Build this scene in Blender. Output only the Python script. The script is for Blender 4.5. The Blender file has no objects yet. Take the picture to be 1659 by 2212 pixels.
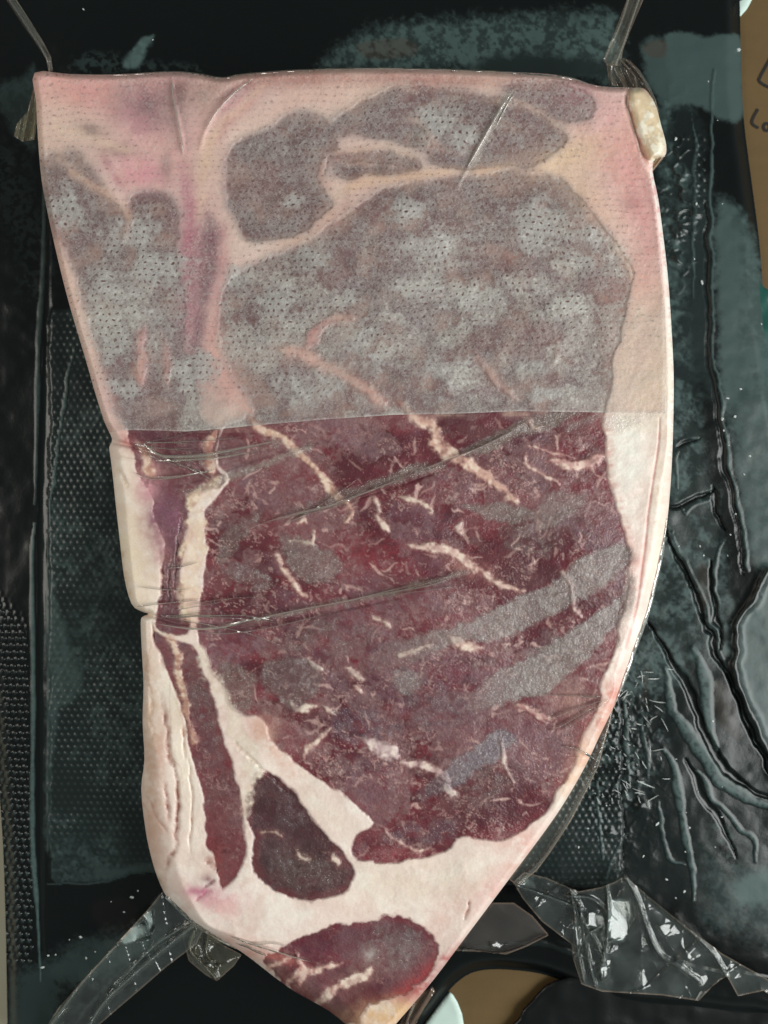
import bpy, bmesh, math, random
import numpy as np

scene = bpy.context.scene
F32 = np.float32
# ------------------------------------------------------------------ camera, world, lamps
CX, CY = 829.5, 1106.0          # picture centre in reading units (1659 x 2212 across the photograph)
CAM_Z = 0.270                   # camera height over the black pouch, metres
K = 6.053e-4                    # metres per reading unit for each metre of distance
cam_d = bpy.data.cameras.new('camera')
cam = bpy.data.objects.new('camera', cam_d)
scene.collection.objects.link(cam)
cam.location = (0, 0, CAM_Z)
cam.rotation_euler = (0, 0, 0)
cam_d.sensor_fit = 'HORIZONTAL'
cam_d.sensor_width = 36
cam_d.lens = 18 / (CX * K)
cam_d.clip_start = 0.01
cam_d.clip_end = 50
cam_d.dof.use_dof = True
cam_d.dof.focus_distance = 0.243
cam_d.dof.aperture_fstop = 11
scene.camera = cam

world = bpy.data.worlds.new('World')
scene.world = world
world.use_nodes = True
wbg = world.node_tree.nodes['Background']
wbg.inputs['Color'].default_value = (0.80, 0.93, 0.90, 1)
wbg.inputs['Strength'].default_value = 0.20

LIGHT_POS = (0.80, -0.20, 0.56)
def area(name, loc, target, size, size_y, power, col):
    d = bpy.data.lights.new(name, 'AREA')
    d.shape = 'RECTANGLE'; d.size = size; d.size_y = size_y
    d.energy = power; d.color = col
    o = bpy.data.objects.new(name, d)
    scene.collection.objects.link(o)
    o.location = loc
    v = np.array(target, float) - np.array(loc, float)
    import mathutils
    o.rotation_euler = mathutils.Vector(v).to_track_quat('-Z', 'Y').to_euler()
    return o
area('window_light', LIGHT_POS, (0, 0, 0.02), 0.62, 0.72, 13.2, (0.97, 1.0, 0.97))
area('room_light', (-0.92, 0.05, 0.62), (0, 0, 0.02), 0.5, 0.5, 4.6, (1.0, 0.95, 0.86))

scene.view_settings.view_transform = 'Standard'
scene.view_settings.look = 'None'
scene.view_settings.exposure = 0.0
scene.view_settings.gamma = 1.0
scene.view_settings.use_curve_mapping = False

rng = np.random.default_rng(7)
random.seed(7)

# ------------------------------------------------------------------ helpers
def P(dx, dy, z):
    """reading units at height z -> world x, y"""
    f = K * (CAM_Z - z)
    return (dx - CX) * f, (CY - dy) * f

def lin(r, g, b):
    c = np.array([r, g, b], F32) / 255
    return np.where(c <= 0.04045, c / 12.92, ((c + 0.055) / 1.055) ** 2.4).astype(F32)

def sstep(a, b, x):
    t = np.clip((x - a) / (b - a), 0, 1)
    return t * t * (3 - 2 * t)

def vnoise(x, y, seed):
    t = np.random.default_rng(seed).random((256, 256)).astype(F32) * 2 - 1
    xi = np.floor(x).astype(np.int32); yi = np.floor(y).astype(np.int32)
    fx = (x - xi).astype(F32); fy = (y - yi).astype(F32)
    fx = fx * fx * fx * (fx * (fx * 6 - 15) + 10); fy = fy * fy * fy * (fy * (fy * 6 - 15) + 10)
    x0 = xi & 255; x1 = (xi + 1) & 255; y0 = yi & 255; y1 = (yi + 1) & 255
    a = t[y0, x0]; b = t[y0, x1]; c = t[y1, x0]; d = t[y1, x1]
    return a + (b - a) * fx + (c - a) * fy + (a - b - c + d) * fx * fy

def fbm(x, y, scale, octs, seed, gain=0.5):
    s = np.zeros(np.shape(x), F32); amp = 1.0; tot = 0.0; f = 1.0 / scale
    for o in range(octs):
        ca, sa = math.cos(0.5 + 1.1 * o), math.sin(0.5 + 1.1 * o)
        s += amp * vnoise((x * ca + y * sa) * f + 17.3 * o + 60, (y * ca - x * sa) * f + 9.1 * o + 60, seed + o); tot += amp
        amp *= gain; f *= 2.03
    return s / tot * 1.6

def smooth_closed(pts, n=4):
    p = np.array(pts, float); m = len(p); out = []
    for i in range(m):
        a, b, c, d = p[i - 1], p[i], p[(i + 1) % m], p[(i + 2) % m]
        for k in range(n):
            t = k / n
            out.append(0.5 * ((2 * b) + (c - a) * t + (2 * a - 5 * b + 4 * c - d) * t * t + (3 * b - a - 3 * c + d) * t ** 3))
    return np.array(out)

def smooth_open(pts, n=6):
    p = np.array(pts, float)
    if len(p) < 3:
        return p
    q = np.vstack([2 * p[0] - p[1], p, 2 * p[-1] - p[-2]]); out = []
    for i in range(1, len(q) - 2):
        a, b, c, d = q[i - 1], q[i], q[i + 1], q[i + 2]
        for k in range(n):
            t = k / n
            out.append(0.5 * ((2 * b) + (c - a) * t + (2 * a - 5 * b + 4 * c - d) * t * t + (3 * b - a - 3 * c + d) * t ** 3))
    out.append(q[-2])
    return np.array(out)

def sdf_raw(poly, X, Y):
    X = X.astype(F32); Y = Y.astype(F32)
    d2 = np.full(X.shape, 1e12, F32); ins = np.zeros(X.shape, bool)
    m = len(poly)
    for i in range(m):
        ax, ay = poly[i]; bx, by = poly[(i + 1) % m]
        ex, ey = bx - ax, by - ay
        L = ex * ex + ey * ey
        if L < 1e-9:
            continue
        wx = X - F32(ax); wy = Y - F32(ay)
        t = np.clip((wx * F32(ex) + wy * F32(ey)) / F32(L), 0, 1)
        rx = wx - t * F32(ex); ry = wy - t * F32(ey)
        np.minimum(d2, rx * rx + ry * ry, out=d2)
        if ay != by:
            c = (F32(ay) > Y) != (F32(by) > Y)
            xs = F32(ex / ey) * (Y - F32(ay)) + F32(ax)
            ins ^= c & (X < xs)
    d = np.sqrt(d2)
    return np.where(ins, d, -d)

def pline_raw(pts, X, Y):
    """distance to an open line and the position along it, 0..1"""
    X = X.astype(F32); Y = Y.astype(F32)
    best = np.full(X.shape, 1e12, F32); par = np.zeros(X.shape, F32)
    seg = np.hypot(*(pts[1:] - pts[:-1]).T); cum = np.concatenate([[0], np.cumsum(seg)]); tot = cum[-1]
    for i in range(len(pts) - 1):
        ax, ay = pts[i]; bx, by = pts[i + 1]
        ex, ey = bx - ax, by - ay; L = ex * ex + ey * ey
        if L < 1e-9:
            continue
        wx = X - F32(ax); wy = Y - F32(ay)
        t = np.clip((wx * F32(ex) + wy * F32(ey)) / F32(L), 0, 1)
        rx = wx - t * F32(ex); ry = wy - t * F32(ey)
        d = rx * rx + ry * ry
        m = d < best
        best = np.where(m, d, best); par = np.where(m, (cum[i] + t * seg[i]) / tot, par)
    return np.sqrt(best), par

def blur(a_, k):
    for ax in (0, 1):
        c_ = np.cumsum(np.pad(a_, [(k + 1, k) if i == ax else (0, 0) for i in (0, 1)], mode='edge'), axis=ax, dtype=np.float64)
        n_ = a_.shape[ax]
        a_ = ((np.take(c_, range(2 * k + 1, n_ + 2 * k + 1), ax) - np.take(c_, range(0, n_), ax)) / (2 * k + 1)).astype(F32)
    return a_

class Grid:
    def __init__(s, x0, y0, x1, y1, st):
        s.x0, s.y0, s.st = x0, y0, st
        s.nx = int((x1 - x0) / st) + 1; s.ny = int((y1 - y0) / st) + 1
        xs = (x0 + np.arange(s.nx) * st).astype(F32); ys = (y0 + np.arange(s.ny) * st).astype(F32)
        s.X, s.Y = np.meshgrid(xs, ys)
        s.WX, s.WY = s.X, s.Y
    def sl(s, pts, pad):
        p = np.asarray(pts)
        ix0 = max(0, int((p[:, 0].min() - pad - s.x0) / s.st)); ix1 = min(s.nx, int((p[:, 0].max() + pad - s.x0) / s.st) + 2)
        iy0 = max(0, int((p[:, 1].min() - pad - s.y0) / s.st)); iy1 = min(s.ny, int((p[:, 1].max() + pad - s.y0) / s.st) + 2)
        return slice(iy0, max(iy1, iy0)), slice(ix0, max(ix1, ix0))
    def sdf(s, pts, pad=30, smooth=3, warp=True):
        """signed distance (inside positive) on the whole grid; far outside = -1e3"""
        poly = smooth_closed(pts, smooth) if smooth > 1 else np.array(pts, float)
        sl = s.sl(poly, pad)
        out = np.full(s.X.shape, -1e3, F32)
        X, Y = (s.WX[sl], s.WY[sl]) if warp else (s.X[sl], s.Y[sl])
        if X.size:
            out[sl] = sdf_raw(poly, X, Y)
        return out
    def sdf_big(s, pts, smooth=1):
        """exact near the line, interpolated far from it"""
        poly = smooth_closed(pts, smooth) if smooth > 1 else np.array(pts, float)
        q = 8
        cx = s.X[::q, ::q]; cy = s.Y[::q, ::q]
        c = sdf_raw(poly, cx, cy)
        gy = np.arange(s.ny) / q; gx = np.arange(s.nx) / q
        iy = np.minimum(gy.astype(int), c.shape[0] - 2); ix = np.minimum(gx.astype(int), c.shape[1] - 2)
        fy = (gy - iy)[:, None]; fx = (gx - ix)[None, :]
        full = (c[iy][:, ix] * (1 - fy) * (1 - fx) + c[iy][:, ix + 1] * (1 - fy) * fx + c[iy + 1][:, ix] * fy * (1 - fx) + c[iy + 1][:, ix + 1] * fy * fx).astype(F32)
        near = np.abs(full) < q * s.st * 1.8
        full[near] = sdf_raw(poly, s.X[near], s.Y[near])
        return full
    def line(s, pts, pad, warp=True, smooth=True):
        p = smooth_open(pts) if smooth else np.array(pts, float)
        sl = s.sl(p, pad)
        X, Y = (s.WX[sl], s.WY[sl]) if warp else (s.X[sl], s.Y[sl])
        if not X.size:
            return sl, X, X
        d, t = pline_raw(p, X, Y)
        return sl, d, t

def link(o, parent=None):
    scene.collection.objects.link(o)
    if parent is not None:
        o.parent = parent
    return o

def tag(o, label=None, cat=None, group=None, kind=None):
    if label: o['label'] = label
    if cat: o['category'] = cat
    if group: o['group'] = group
    if kind: o['kind'] = kind
    return o

def empty(name, loc, label, cat, group=None):
    o = bpy.data.objects.new(name, None)
    o.empty_display_size = 0.02
    o.location = loc
    link(o)
    return tag(o, label, cat, group)

def raw_mesh(name, co, faces, mat, parent=None, attrs=None, smooth=True, origin=(0, 0, 0)):
    """co (n,3), faces (m,k) int arrays -> one object"""
    co = np.asarray(co, F32) - np.array(origin, F32)
    faces = np.asarray(faces, np.int32)
    me = bpy.data.meshes.new(name)
    me.vertices.add(len(co)); me.vertices.foreach_set('co', co.ravel())
    k = faces.shape[1]
    me.loops.add(faces.size); me.loops.foreach_set('vertex_index', faces.ravel())
    me.polygons.add(len(faces)); me.polygons.foreach_set('loop_start', np.arange(len(faces), dtype=np.int32) * k)
    me.polygons.foreach_set('use_smooth', np.full(len(faces), smooth, bool))
    me.update(calc_edges=True)
    for nm, a in (attrs or {}).items():
        a = np.asarray(a, F32)
        if a.ndim == 2:
            at = me.attributes.new(nm, 'FLOAT_COLOR', 'POINT')
            at.data.foreach_set('color', np.hstack([a, np.ones((len(a), 1), F32)]).ravel())
        else:
            at = me.attributes.new(nm, 'FLOAT', 'POINT')
            at.data.foreach_set('value', a.ravel())
    me.materials.append(mat)
    me.validate()
    return link(bpy.data.objects.new(name, me), parent)

def grid_faces(mask):
    """mask (ny-1, nx-1) -> quads of flat indices, upward normals"""
    ny, nx = mask.shape[0] + 1, mask.shape[1] + 1
    iy, ix = np.nonzero(mask)
    a = iy * nx + ix
    return np.stack([a, a + nx, a + nx + 1, a + 1], 1)

def grid_obj(name, mask, GX, GY, Z, mat, parent, attrs=None, origin=(0, 0, 0), dz=0.0):
    f = grid_faces(mask)
    if not len(f):
        return None
    idx = np.unique(f); lut = np.zeros(GX.size, np.int32); lut[idx] = np.arange(len(idx))
    z = Z.ravel()[idx] + dz
    x, y = P(GX.ravel()[idx], GY.ravel()[idx], z)
    at = {k: v.reshape(GX.size, -1)[idx] if v.ndim == 3 else v.ravel()[idx] for k, v in (attrs or {}).items()}
    return raw_mesh(name, np.stack([x, y, z], 1), lut[f], mat, parent, at, True, origin)

def face_mask(sd, cut):
    ok = sd > cut
    return ok[:-1, :-1] & ok[1:, :-1] & ok[:-1, 1:] & ok[1:, 1:]

def snap(GX, GY, sd, mask, st):
    """pull the border vertices of a masked grid onto the zero line of sd"""
    ny, nx = GX.shape
    cnt = np.zeros((ny, nx), np.int8)
    m = mask.astype(np.int8)
    cnt[:-1, :-1] += m; cnt[1:, :-1] += m; cnt[:-1, 1:] += m; cnt[1:, 1:] += m
    b = (cnt > 0) & (cnt < 4)
    gy, gx = np.gradient(sd, st)
    n = np.maximum(np.hypot(gx, gy), 0.3)
    s = np.clip(sd, -2.5 * st, 2.5 * st)
    X = GX.copy(); Y = GY.copy()
    X[b] -= (s * gx / n)[b]; Y[b] -= (s * gy / n)[b]
    return X, Y

def border_edges(f):
    e = np.concatenate([f[:, [0, 1]], f[:, [1, 2]], f[:, [2, 3]], f[:, [3, 0]]])
    key = np.sort(e, 1); code = key[:, 0].astype(np.int64) * 10 ** 8 + key[:, 1]
    u, inv, c = np.unique(code, return_inverse=True, return_counts=True)
    return e[c[inv] == 1]

# ------------------------------------------------------------------ materials
def new_mat(name):
    m = bpy.data.materials.new(name); m.use_nodes = True
    nt = m.node_tree
    for n in list(nt.nodes):
        nt.nodes.remove(n)
    out = nt.nodes.new('ShaderNodeOutputMaterial')
    return m, nt, out

def N(nt, typ, **kw):
    n = nt.nodes.new(typ)
    for k, v in kw.items():
        if k.startswith('i_'):
            n.inputs[k[2:].replace('_', ' ')].default_value = v
        else:
            setattr(n, k, v)
    return n

def attr(nt, name):
    return N(nt, 'ShaderNodeAttribute', attribute_name=name)

def math_n(nt, op, a, b=None):
    n = N(nt, 'ShaderNodeMath', operation=op)
    for i, v in enumerate((a, b)):
        if v is None: continue
        if isinstance(v, (int, float)): n.inputs[i].default_value = v
        else: nt.links.new(v, n.inputs[i])
    return n.outputs[0]

def bump_chain(nt, layers):
    """layers: (scale, strength, distance, detail)"""
    tc = N(nt, 'ShaderNodeTexCoord'); prev = None
    for sc, st, di, de in layers:
        no = N(nt, 'ShaderNodeTexNoise'); no.inputs['Scale'].default_value = sc; no.inputs['Detail'].default_value = de
        nt.links.new(tc.outputs['Object'], no.inputs['Vector'])
        b = N(nt, 'ShaderNodeBump'); b.inputs['Strength'].default_value = st; b.inputs['Distance'].default_value = di
        nt.links.new(no.outputs['Fac'], b.inputs['Height'])
        if prev: nt.links.new(prev, b.inputs['Normal'])
        prev = b.outputs['Normal']
    return prev

def mat_meat(name, rough, coat, layers, coat_rough=0.2, sss=0.0, grain=0.15):
    m, nt, out = new_mat(name)
    p = N(nt, 'ShaderNodeBsdfPrincipled')
    a = attr(nt, 'Col')
    tc = N(nt, 'ShaderNodeTexCoord')
    no = N(nt, 'ShaderNodeTexNoise'); no.inputs['Scale'].default_value = 1700; no.inputs['Detail'].default_value = 4
    nt.links.new(tc.outputs['Object'], no.inputs['Vector'])
    r = N(nt, 'ShaderNodeMapRange'); r.inputs[1].default_value = 0.25; r.inputs[2].default_value = 0.75; r.inputs[3].default_value = 1 - grain; r.inputs[4].default_value = 1 + grain
    nt.links.new(no.outputs['Fac'], r.inputs[0])
    mx = N(nt, 'ShaderNodeMix', data_type='RGBA', blend_type='MULTIPLY'); mx.inputs[0].default_value = 1
    nt.links.new(a.outputs['Color'], mx.inputs[6]); nt.links.new(r.outputs[0], mx.inputs[7])
    nt.links.new(mx.outputs[2], p.inputs['Base Color'])
    p.inputs['Roughness'].default_value = rough
    p.inputs['Specular IOR Level'].default_value = 0.35
    p.inputs['Coat Weight'].default_value = coat
    p.inputs['Coat Roughness'].default_value = coat_rough
    if sss:
        p.inputs['Subsurface Weight'].default_value = sss
        p.inputs['Subsurface Radius'].default_value = (0.004, 0.0022, 0.0015)
        p.inputs['Subsurface Scale'].default_value = 0.6
    nrm = bump_chain(nt, layers)
    nt.links.new(nrm, p.inputs['Normal']); nt.links.new(nrm, p.inputs['Coat Normal'])
    nt.links.new(p.outputs[0], out.inputs[0])
    return m

M_MUSCLE = mat_meat('frozen_muscle', 0.5, 0.38, [(260, 0.4, 0.0012, 3), (1500, 0.5, 0.0004, 3)], 0.14)
M_FAT = mat_meat('beef_fat', 0.5, 0.25, [(220, 0.3, 0.001, 3), (1200, 0.2, 0.0003, 3)], 0.25, 0.0, 0.06)

def mat_pad():
    m, nt, out = new_mat('perforated_absorbent_sheet')
    col = attr(nt, 'Col'); al = attr(nt, 'Alpha'); uv = attr(nt, 'Hole')
    tc = N(nt, 'ShaderNodeTexCoord')
    # punched holes on a staggered grid; Hole carries sheet coordinates in hole pitches
    sep = N(nt, 'ShaderNodeSeparateColor')
    nz = N(nt, 'ShaderNodeTexNoise'); nz.inputs['Scale'].default_value = 300; nz.inputs['Detail'].default_value = 1
    nt.links.new(tc.outputs['Object'], nz.inputs['Vector'])
    nt.links.new(uv.outputs['Color'], sep.inputs[0])
    ns = N(nt, 'ShaderNodeSeparateColor'); nt.links.new(nz.outputs['Color'], ns.inputs[0])
    u = math_n(nt, 'ADD', sep.outputs[0], math_n(nt, 'MULTIPLY', math_n(nt, 'SUBTRACT', ns.outputs[0], 0.5), 0.9))
    v = math_n(nt, 'ADD', sep.outputs[1], math_n(nt, 'MULTIPLY', math_n(nt, 'SUBTRACT', ns.outputs[1], 0.5), 0.9))
    row = math_n(nt, 'FLOOR', v)
    odd = math_n(nt, 'MULTIPLY', math_n(nt, 'FLOORED_MODULO', row, 2.0), 0.5)
    fu = math_n(nt, 'SUBTRACT', math_n(nt, 'FRACT', math_n(nt, 'ADD', u, odd)), 0.5)
    fv = math_n(nt, 'SUBTRACT', math_n(nt, 'FRACT', v), 0.5)
    # slightly slanted oval holes of uneven size
    a1 = math_n(nt, 'ADD', fu, math_n(nt, 'MULTIPLY', fv, 0.25))
    d = math_n(nt, 'SQRT', math_n(nt, 'ADD', math_n(nt, 'MULTIPLY', a1, a1), math_n(nt, 'MULTIPLY', math_n(nt, 'MULTIPLY', fv, fv), 1.05)))
    rad = math_n(nt, 'ADD', 0.075, math_n(nt, 'MULTIPLY', ns.outputs[2], 0.17))
    hole = N(nt, 'ShaderNodeMapRange', interpolation_type='SMOOTHSTEP')
    nt.links.new(math_n(nt, 'SUBTRACT', d, rad), hole.inputs[0])
    hole.inputs[1].default_value = -0.07; hole.inputs[2].default_value = 0.07; hole.inputs[3].default_value = 1; hole.inputs[4].default_value = 0
    # fibrous paper: fine noise in the opacity
    fn = N(nt, 'ShaderNodeTexNoise'); fn.inputs['Scale'].default_value = 900; fn.inputs['Detail'].default_value = 5; fn.inputs['Roughness'].default_value = 0.65; fn.inputs['Distortion'].default_value = 1.5
    nt.links.new(tc.outputs['Object'], fn.inputs['Vector'])
    fr = N(nt, 'ShaderNodeMapRange'); fr.inputs[1].default_value = 0.3; fr.inputs[2].default_value = 0.7; fr.inputs[3].default_value = -0.24; fr.inputs[4].default_value = 0.24
    nt.links.new(fn.outputs['Fac'], fr.inputs[0])
    a0 = math_n(nt, 'ADD', al.outputs['Fac'], fr.outputs[0])
    hs = attr(nt, 'HoleStrength')
    op = math_n(nt, 'MAXIMUM', math_n(nt, 'MINIMUM', math_n(nt, 'MAXIMUM', a0, 0.0), 0.97), math_n(nt, 'MULTIPLY', math_n(nt, 'MULTIPLY', hole.outputs[0], hs.outputs['Fac']), 0.85))
    p = N(nt, 'ShaderNodeBsdfPrincipled')
    hm = math_n(nt, 'MULTIPLY', hole.outputs[0], hs.outputs['Fac'])
    dk = N(nt, 'ShaderNodeMix', data_type='RGBA')
    dkc = N(nt, 'ShaderNodeMix', data_type='RGBA', blend_type='MULTIPLY'); dkc.inputs[0].default_value = 1; dkc.inputs[7].default_value = (0.26, 0.115, 0.11, 1)
    nt.links.new(col.outputs['Color'], dkc.inputs[6]); nt.links.new(dkc.outputs[2], dk.inputs[7])
    nt.links.new(hm, dk.inputs[0]); nt.links.new(col.outputs['Color'], dk.inputs[6])
    nt.links.new(dk.outputs[2], p.inputs['Base Color'])
    p.inputs['Roughness'].default_value = 0.55; p.inputs['Coat Weight'].default_value = 0.3; p.inputs['Coat Roughness'].default_value = 0.25
    nrm = bump_chain(nt, [(250, 0.25, 0.001, 2), (1100, 0.7, 0.0005, 4)])
    nt.links.new(nrm, p.inputs['Normal']); nt.links.new(nrm, p.inputs['Coat Normal'])
    tr = N(nt, 'ShaderNodeBsdfTransparent'); tr.inputs[0].default_value = (0.94, 0.89, 0.87, 1)
    mix = N(nt, 'ShaderNodeMixShader')
    nt.links.new(op, mix.inputs[0]); nt.links.new(tr.outputs[0], mix.inputs[1]); nt.links.new(p.outputs[0], mix.inputs[2])
    nt.links.new(mix.outputs[0], out.inputs[0])
    return m
M_PAD = mat_pad()

def mat_frost(name, spark):
    """frost between film and meat: pale crystals, thinner towards the edge of the patch"""
    m, nt, out = new_mat(name)
    col = attr(nt, 'Col'); al = attr(nt, 'Alpha')
    tc = N(nt, 'ShaderNodeTexCoord')
    fn = N(nt, 'ShaderNodeTexNoise'); fn.inputs['Scale'].default_value = 1300; fn.inputs['Detail'].default_value = 5; fn.inputs['Roughness'].default_value = 0.7; fn.inputs['Distortion'].default_value = 1.0
    nt.links.new(tc.outputs['Object'], fn.inputs['Vector'])
    fr = N(nt, 'ShaderNodeMapRange'); fr.inputs[1].default_value = 0.3; fr.inputs[2].default_value = 0.7; fr.inputs[3].default_value = 0.84; fr.inputs[4].default_value = 1.16
    nt.links.new(fn.outputs['Fac'], fr.inputs[0])
    op = math_n(nt, 'MINIMUM', math_n(nt, 'MULTIPLY', al.outputs['Fac'], fr.outputs[0]), 0.96)
    p = N(nt, 'ShaderNodeBsdfPrincipled')
    nt.links.new(col.outputs['Color'], p.inputs['Base Color'])
    p.inputs['Roughness'].default_value = 0.45; p.inputs['Coat Weight'].default_value = 1.0; p.inputs['Coat Roughness'].default_value = 0.06
    nrm = bump_chain(nt, [(700, spark, 0.0008, 2), (1800, spark, 0.0005, 2)])
    nt.links.new(nrm, p.inputs['Normal']); nt.links.new(nrm, p.inputs['Coat Normal'])
    tr = N(nt, 'ShaderNodeBsdfTransparent')
    mix = N(nt, 'ShaderNodeMixShader')
    nt.links.new(op, mix.inputs[0]); nt.links.new(tr.outputs[0], mix.inputs[1]); nt.links.new(p.outputs[0], mix.inputs[2])
    nt.links.new(mix.outputs[0], out.inputs[0])
    return m
M_FROST = mat_frost('frost_under_film', 0.9)

def mat_film():
    """clear plastic film: see-through, mirror-like at glancing angles, a trace of haze"""
    m, nt, out = new_mat('clear_film')
    al = attr(nt, 'Alpha'); col = attr(nt, 'Col')
    tr = N(nt, 'ShaderNodeBsdfTransparent'); tr.inputs[0].default_value = (0.93, 0.93, 0.91, 1)
    df = N(nt, 'ShaderNodeBsdfDiffuse'); nt.links.new(col.outputs['Color'], df.inputs[0])
    m1 = N(nt, 'ShaderNodeMixShader'); nt.links.new(al.outputs['Fac'], m1.inputs[0]); nt.links.new(tr.outputs[0], m1.inputs[1]); nt.links.new(df.outputs[0], m1.inputs[2])
    gl = N(nt, 'ShaderNodeBsdfGlossy'); gl.inputs['Roughness'].default_value = 0.17; gl.inputs[0].default_value = (1, 1, 1, 1)
    nrm = bump_chain(nt, [(160, 0.25, 0.0012, 2)])
    nt.links.new(nrm, gl.inputs['Normal'])
    fz = N(nt, 'ShaderNodeFresnel'); fz.inputs[0].default_value = 1.5
    nt.links.new(nrm, fz.inputs['Normal'])
    fac = math_n(nt, 'MINIMUM', math_n(nt, 'MULTIPLY', fz.outputs[0], 1.5), 0.9)
    m2 = N(nt, 'ShaderNodeMixShader'); nt.links.new(fac, m2.inputs[0]); nt.links.new(m1.outputs[0], m2.inputs[1]); nt.links.new(gl.outputs[0], m2.inputs[2])
    nt.links.new(m2.outputs[0], out.inputs[0])
    return m
M_FILM = mat_film()

def mat_black(name, rough, bump):
    m, nt, out = new_mat(name)
    p = N(nt, 'ShaderNodeBsdfPrincipled')
    a = attr(nt, 'Col'); g = attr(nt, 'Rough')
    nt.links.new(a.outputs['Color'], p.inputs['Base Color'])
    nt.links.new(math_n(nt, 'ADD', g.outputs['Fac'], rough), p.inputs['Roughness'])
    p.inputs['Specular IOR Level'].default_value = 0.32
    nrm = bump_chain(nt, bump)
    nt.links.new(nrm, p.inputs['Normal'])
    nt.links.new(p.outputs[0], out.inputs[0])
    return m
M_BLACK = mat_black('black_pouch_plastic', 0.16, [(120, 0.06, 0.001, 2), (900, 0.10, 0.0003, 3)])

def mat_plain(name, c, rough=0.6, noise=None, bump=None, spec=0.4):
    m, nt, out = new_mat(name)
    p = N(nt, 'ShaderNodeBsdfPrincipled')
    tc = N(nt, 'ShaderNodeTexCoord')
    if noise:
        sc, c2, stretch = noise
        mp = N(nt, 'ShaderNodeMapping'); mp.inputs['Scale'].default_value = stretch
        no = N(nt, 'ShaderNodeTexNoise'); no.inputs['Scale'].default_value = sc; no.inputs['Detail'].default_value = 5
        nt.links.new(tc.outputs['Object'], mp.inputs[0]); nt.links.new(mp.outputs[0], no.inputs['Vector'])
        mx = N(nt, 'ShaderNodeMix', data_type='RGBA')
        mx.inputs[6].default_value = (*c, 1); mx.inputs[7].default_value = (*c2, 1)
        nt.links.new(no.outputs['Fac'], mx.inputs[0]); nt.links.new(mx.outputs[2], p.inputs['Base Color'])
    else:
        p.inputs['Base Color'].default_value = (*c, 1)
    p.inputs['Roughness'].default_value = rough; p.inputs['Specular IOR Level'].default_value = spec
    if bump:
        nt.links.new(bump_chain(nt, bump), p.inputs['Normal'])
    nt.links.new(p.outputs[0], out.inputs[0])
    return m
M_CARD = mat_plain('brown_cardboard', tuple(lin(102, 80, 46)), 0.8, (40, tuple(lin(90, 70, 40)), (1, 6, 1)), [(300, 0.2, 0.0005, 3)])
M_COUNTER = mat_plain('pale_counter', tuple(lin(190, 185, 165)), 0.5, (20, tuple(lin(165, 158, 135)), (1, 1, 1)))
M_PAPER = mat_plain('white_paper', tuple(lin(205, 222, 214)), 0.45, (30, tuple(lin(190, 210, 202)), (1, 1, 1)))
M_TEAL = mat_plain('teal_plastic', tuple(lin(28, 78, 70)), 0.3)
M_INK = mat_plain('marker_ink', tuple(lin(30, 26, 26)), 0.6)
M_ICE = mat_plain('ice_crumb', (0.62, 0.66, 0.65), 0.25, None, [(1500, 0.5, 0.0005, 2)], 0.6)

# ------------------------------------------------------------------ the surface below
CARD_Z = -0.006
def slab(name, poly, z_top, thick, mat, parent=None, origin=(0, 0, 0), bevel=0.0):
    bm = bmesh.new()
    top = [bm.verts.new((*P(x, y, z_top), z_top)) for x, y in poly]
    f = bm.faces.new(top)
    if f.normal.z < 0 or (f.normal_update() or f.normal.z < 0):
        f.normal_flip()
    r = bmesh.ops.extrude_face_region(bm, geom=[f])
    for v in [g for g in r['geom'] if isinstance(g, bmesh.types.BMVert)]:
        v.co.z -= thick
    bmesh.ops.recalc_face_normals(bm, faces=bm.faces)
    if bevel:
        bmesh.ops.bevel(bm, geom=[e for e in bm.edges], offset=bevel, segments=2, affect='EDGES')
    bmesh.ops.translate(bm, verts=bm.verts, vec=tuple(-c for c in origin))
    me = bpy.data.meshes.new(name); bm.to_mesh(me); bm.free()
    me.materials.append(mat)
    o = bpy.data.objects.new(name, me); o.location = origin
    return link(o, parent)

counter = slab('counter', [(-900, -900), (2600, -900), (2600, 3100), (-900, 3100)], CARD_Z - 0.012, 0.02, M_COUNTER)
tag(counter, 'pale counter top under the cardboard', kind='structure')

card_c = (*P(1000, 1300, CARD_Z - 0.012), CARD_Z - 0.0118)
card = empty('cardboard_sheet', card_c, 'brown cardboard with black marker writing under the black pouch', 'cardboard')
cb = slab('board', [(60, -300), (1900, -300), (1900, 2500), (60, 2500)], CARD_Z, 0.0116, M_CARD)
cb.location = (-card_c[0], -card_c[1], -card_c[2]); cb.parent = card

def stroke(name, pts, w, z, mat, parent, closed=False, h=0.0002):
    """flat pen line as a thin raised ribbon"""
    p = smooth_open(pts, 4) if not closed else np.vstack([np.array(pts), pts[0]])
    n = len(p); t = np.gradient(p, axis=0); t /= np.maximum(np.hypot(t[:, 0], t[:, 1])[:, None], 1e-6)
    nn = np.stack([-t[:, 1], t[:, 0]], 1)
    L = p + nn * w / 2; R = p - nn * w / 2
    co = []
    for q in (L, R):
        x, y = P(q[:, 0], q[:, 1], z)
        co.append(np.stack([x, y, np.full(n, z + h)], 1))
    co = np.vstack(co)
    f = np.array([[i, i + 1, n + i + 1, n + i] for i in range(n - 1)])
    o = raw_mesh(name, co, f, mat, parent, None, False, tuple(parent.location))
    return o
stroke('pen_mark', [(1672, 112), (1655, 142), (1641, 168), (1640, 176), (1650, 184), (1672, 194)], 6, CARD_Z, M_INK, card)
stroke('pen_letter', [(1637, 236), (1628, 252), (1624, 264), (1628, 271), (1638, 277)], 6, CARD_Z, M_INK, card)
a = np.linspace(0, 2 * np.pi, 17)[:-1]
stroke('pen_letter', [(1656 + 7 * math.cos(t), 275 + 8 * math.sin(t)) for t in a], 6, CARD_Z, M_INK, card, True)

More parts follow.
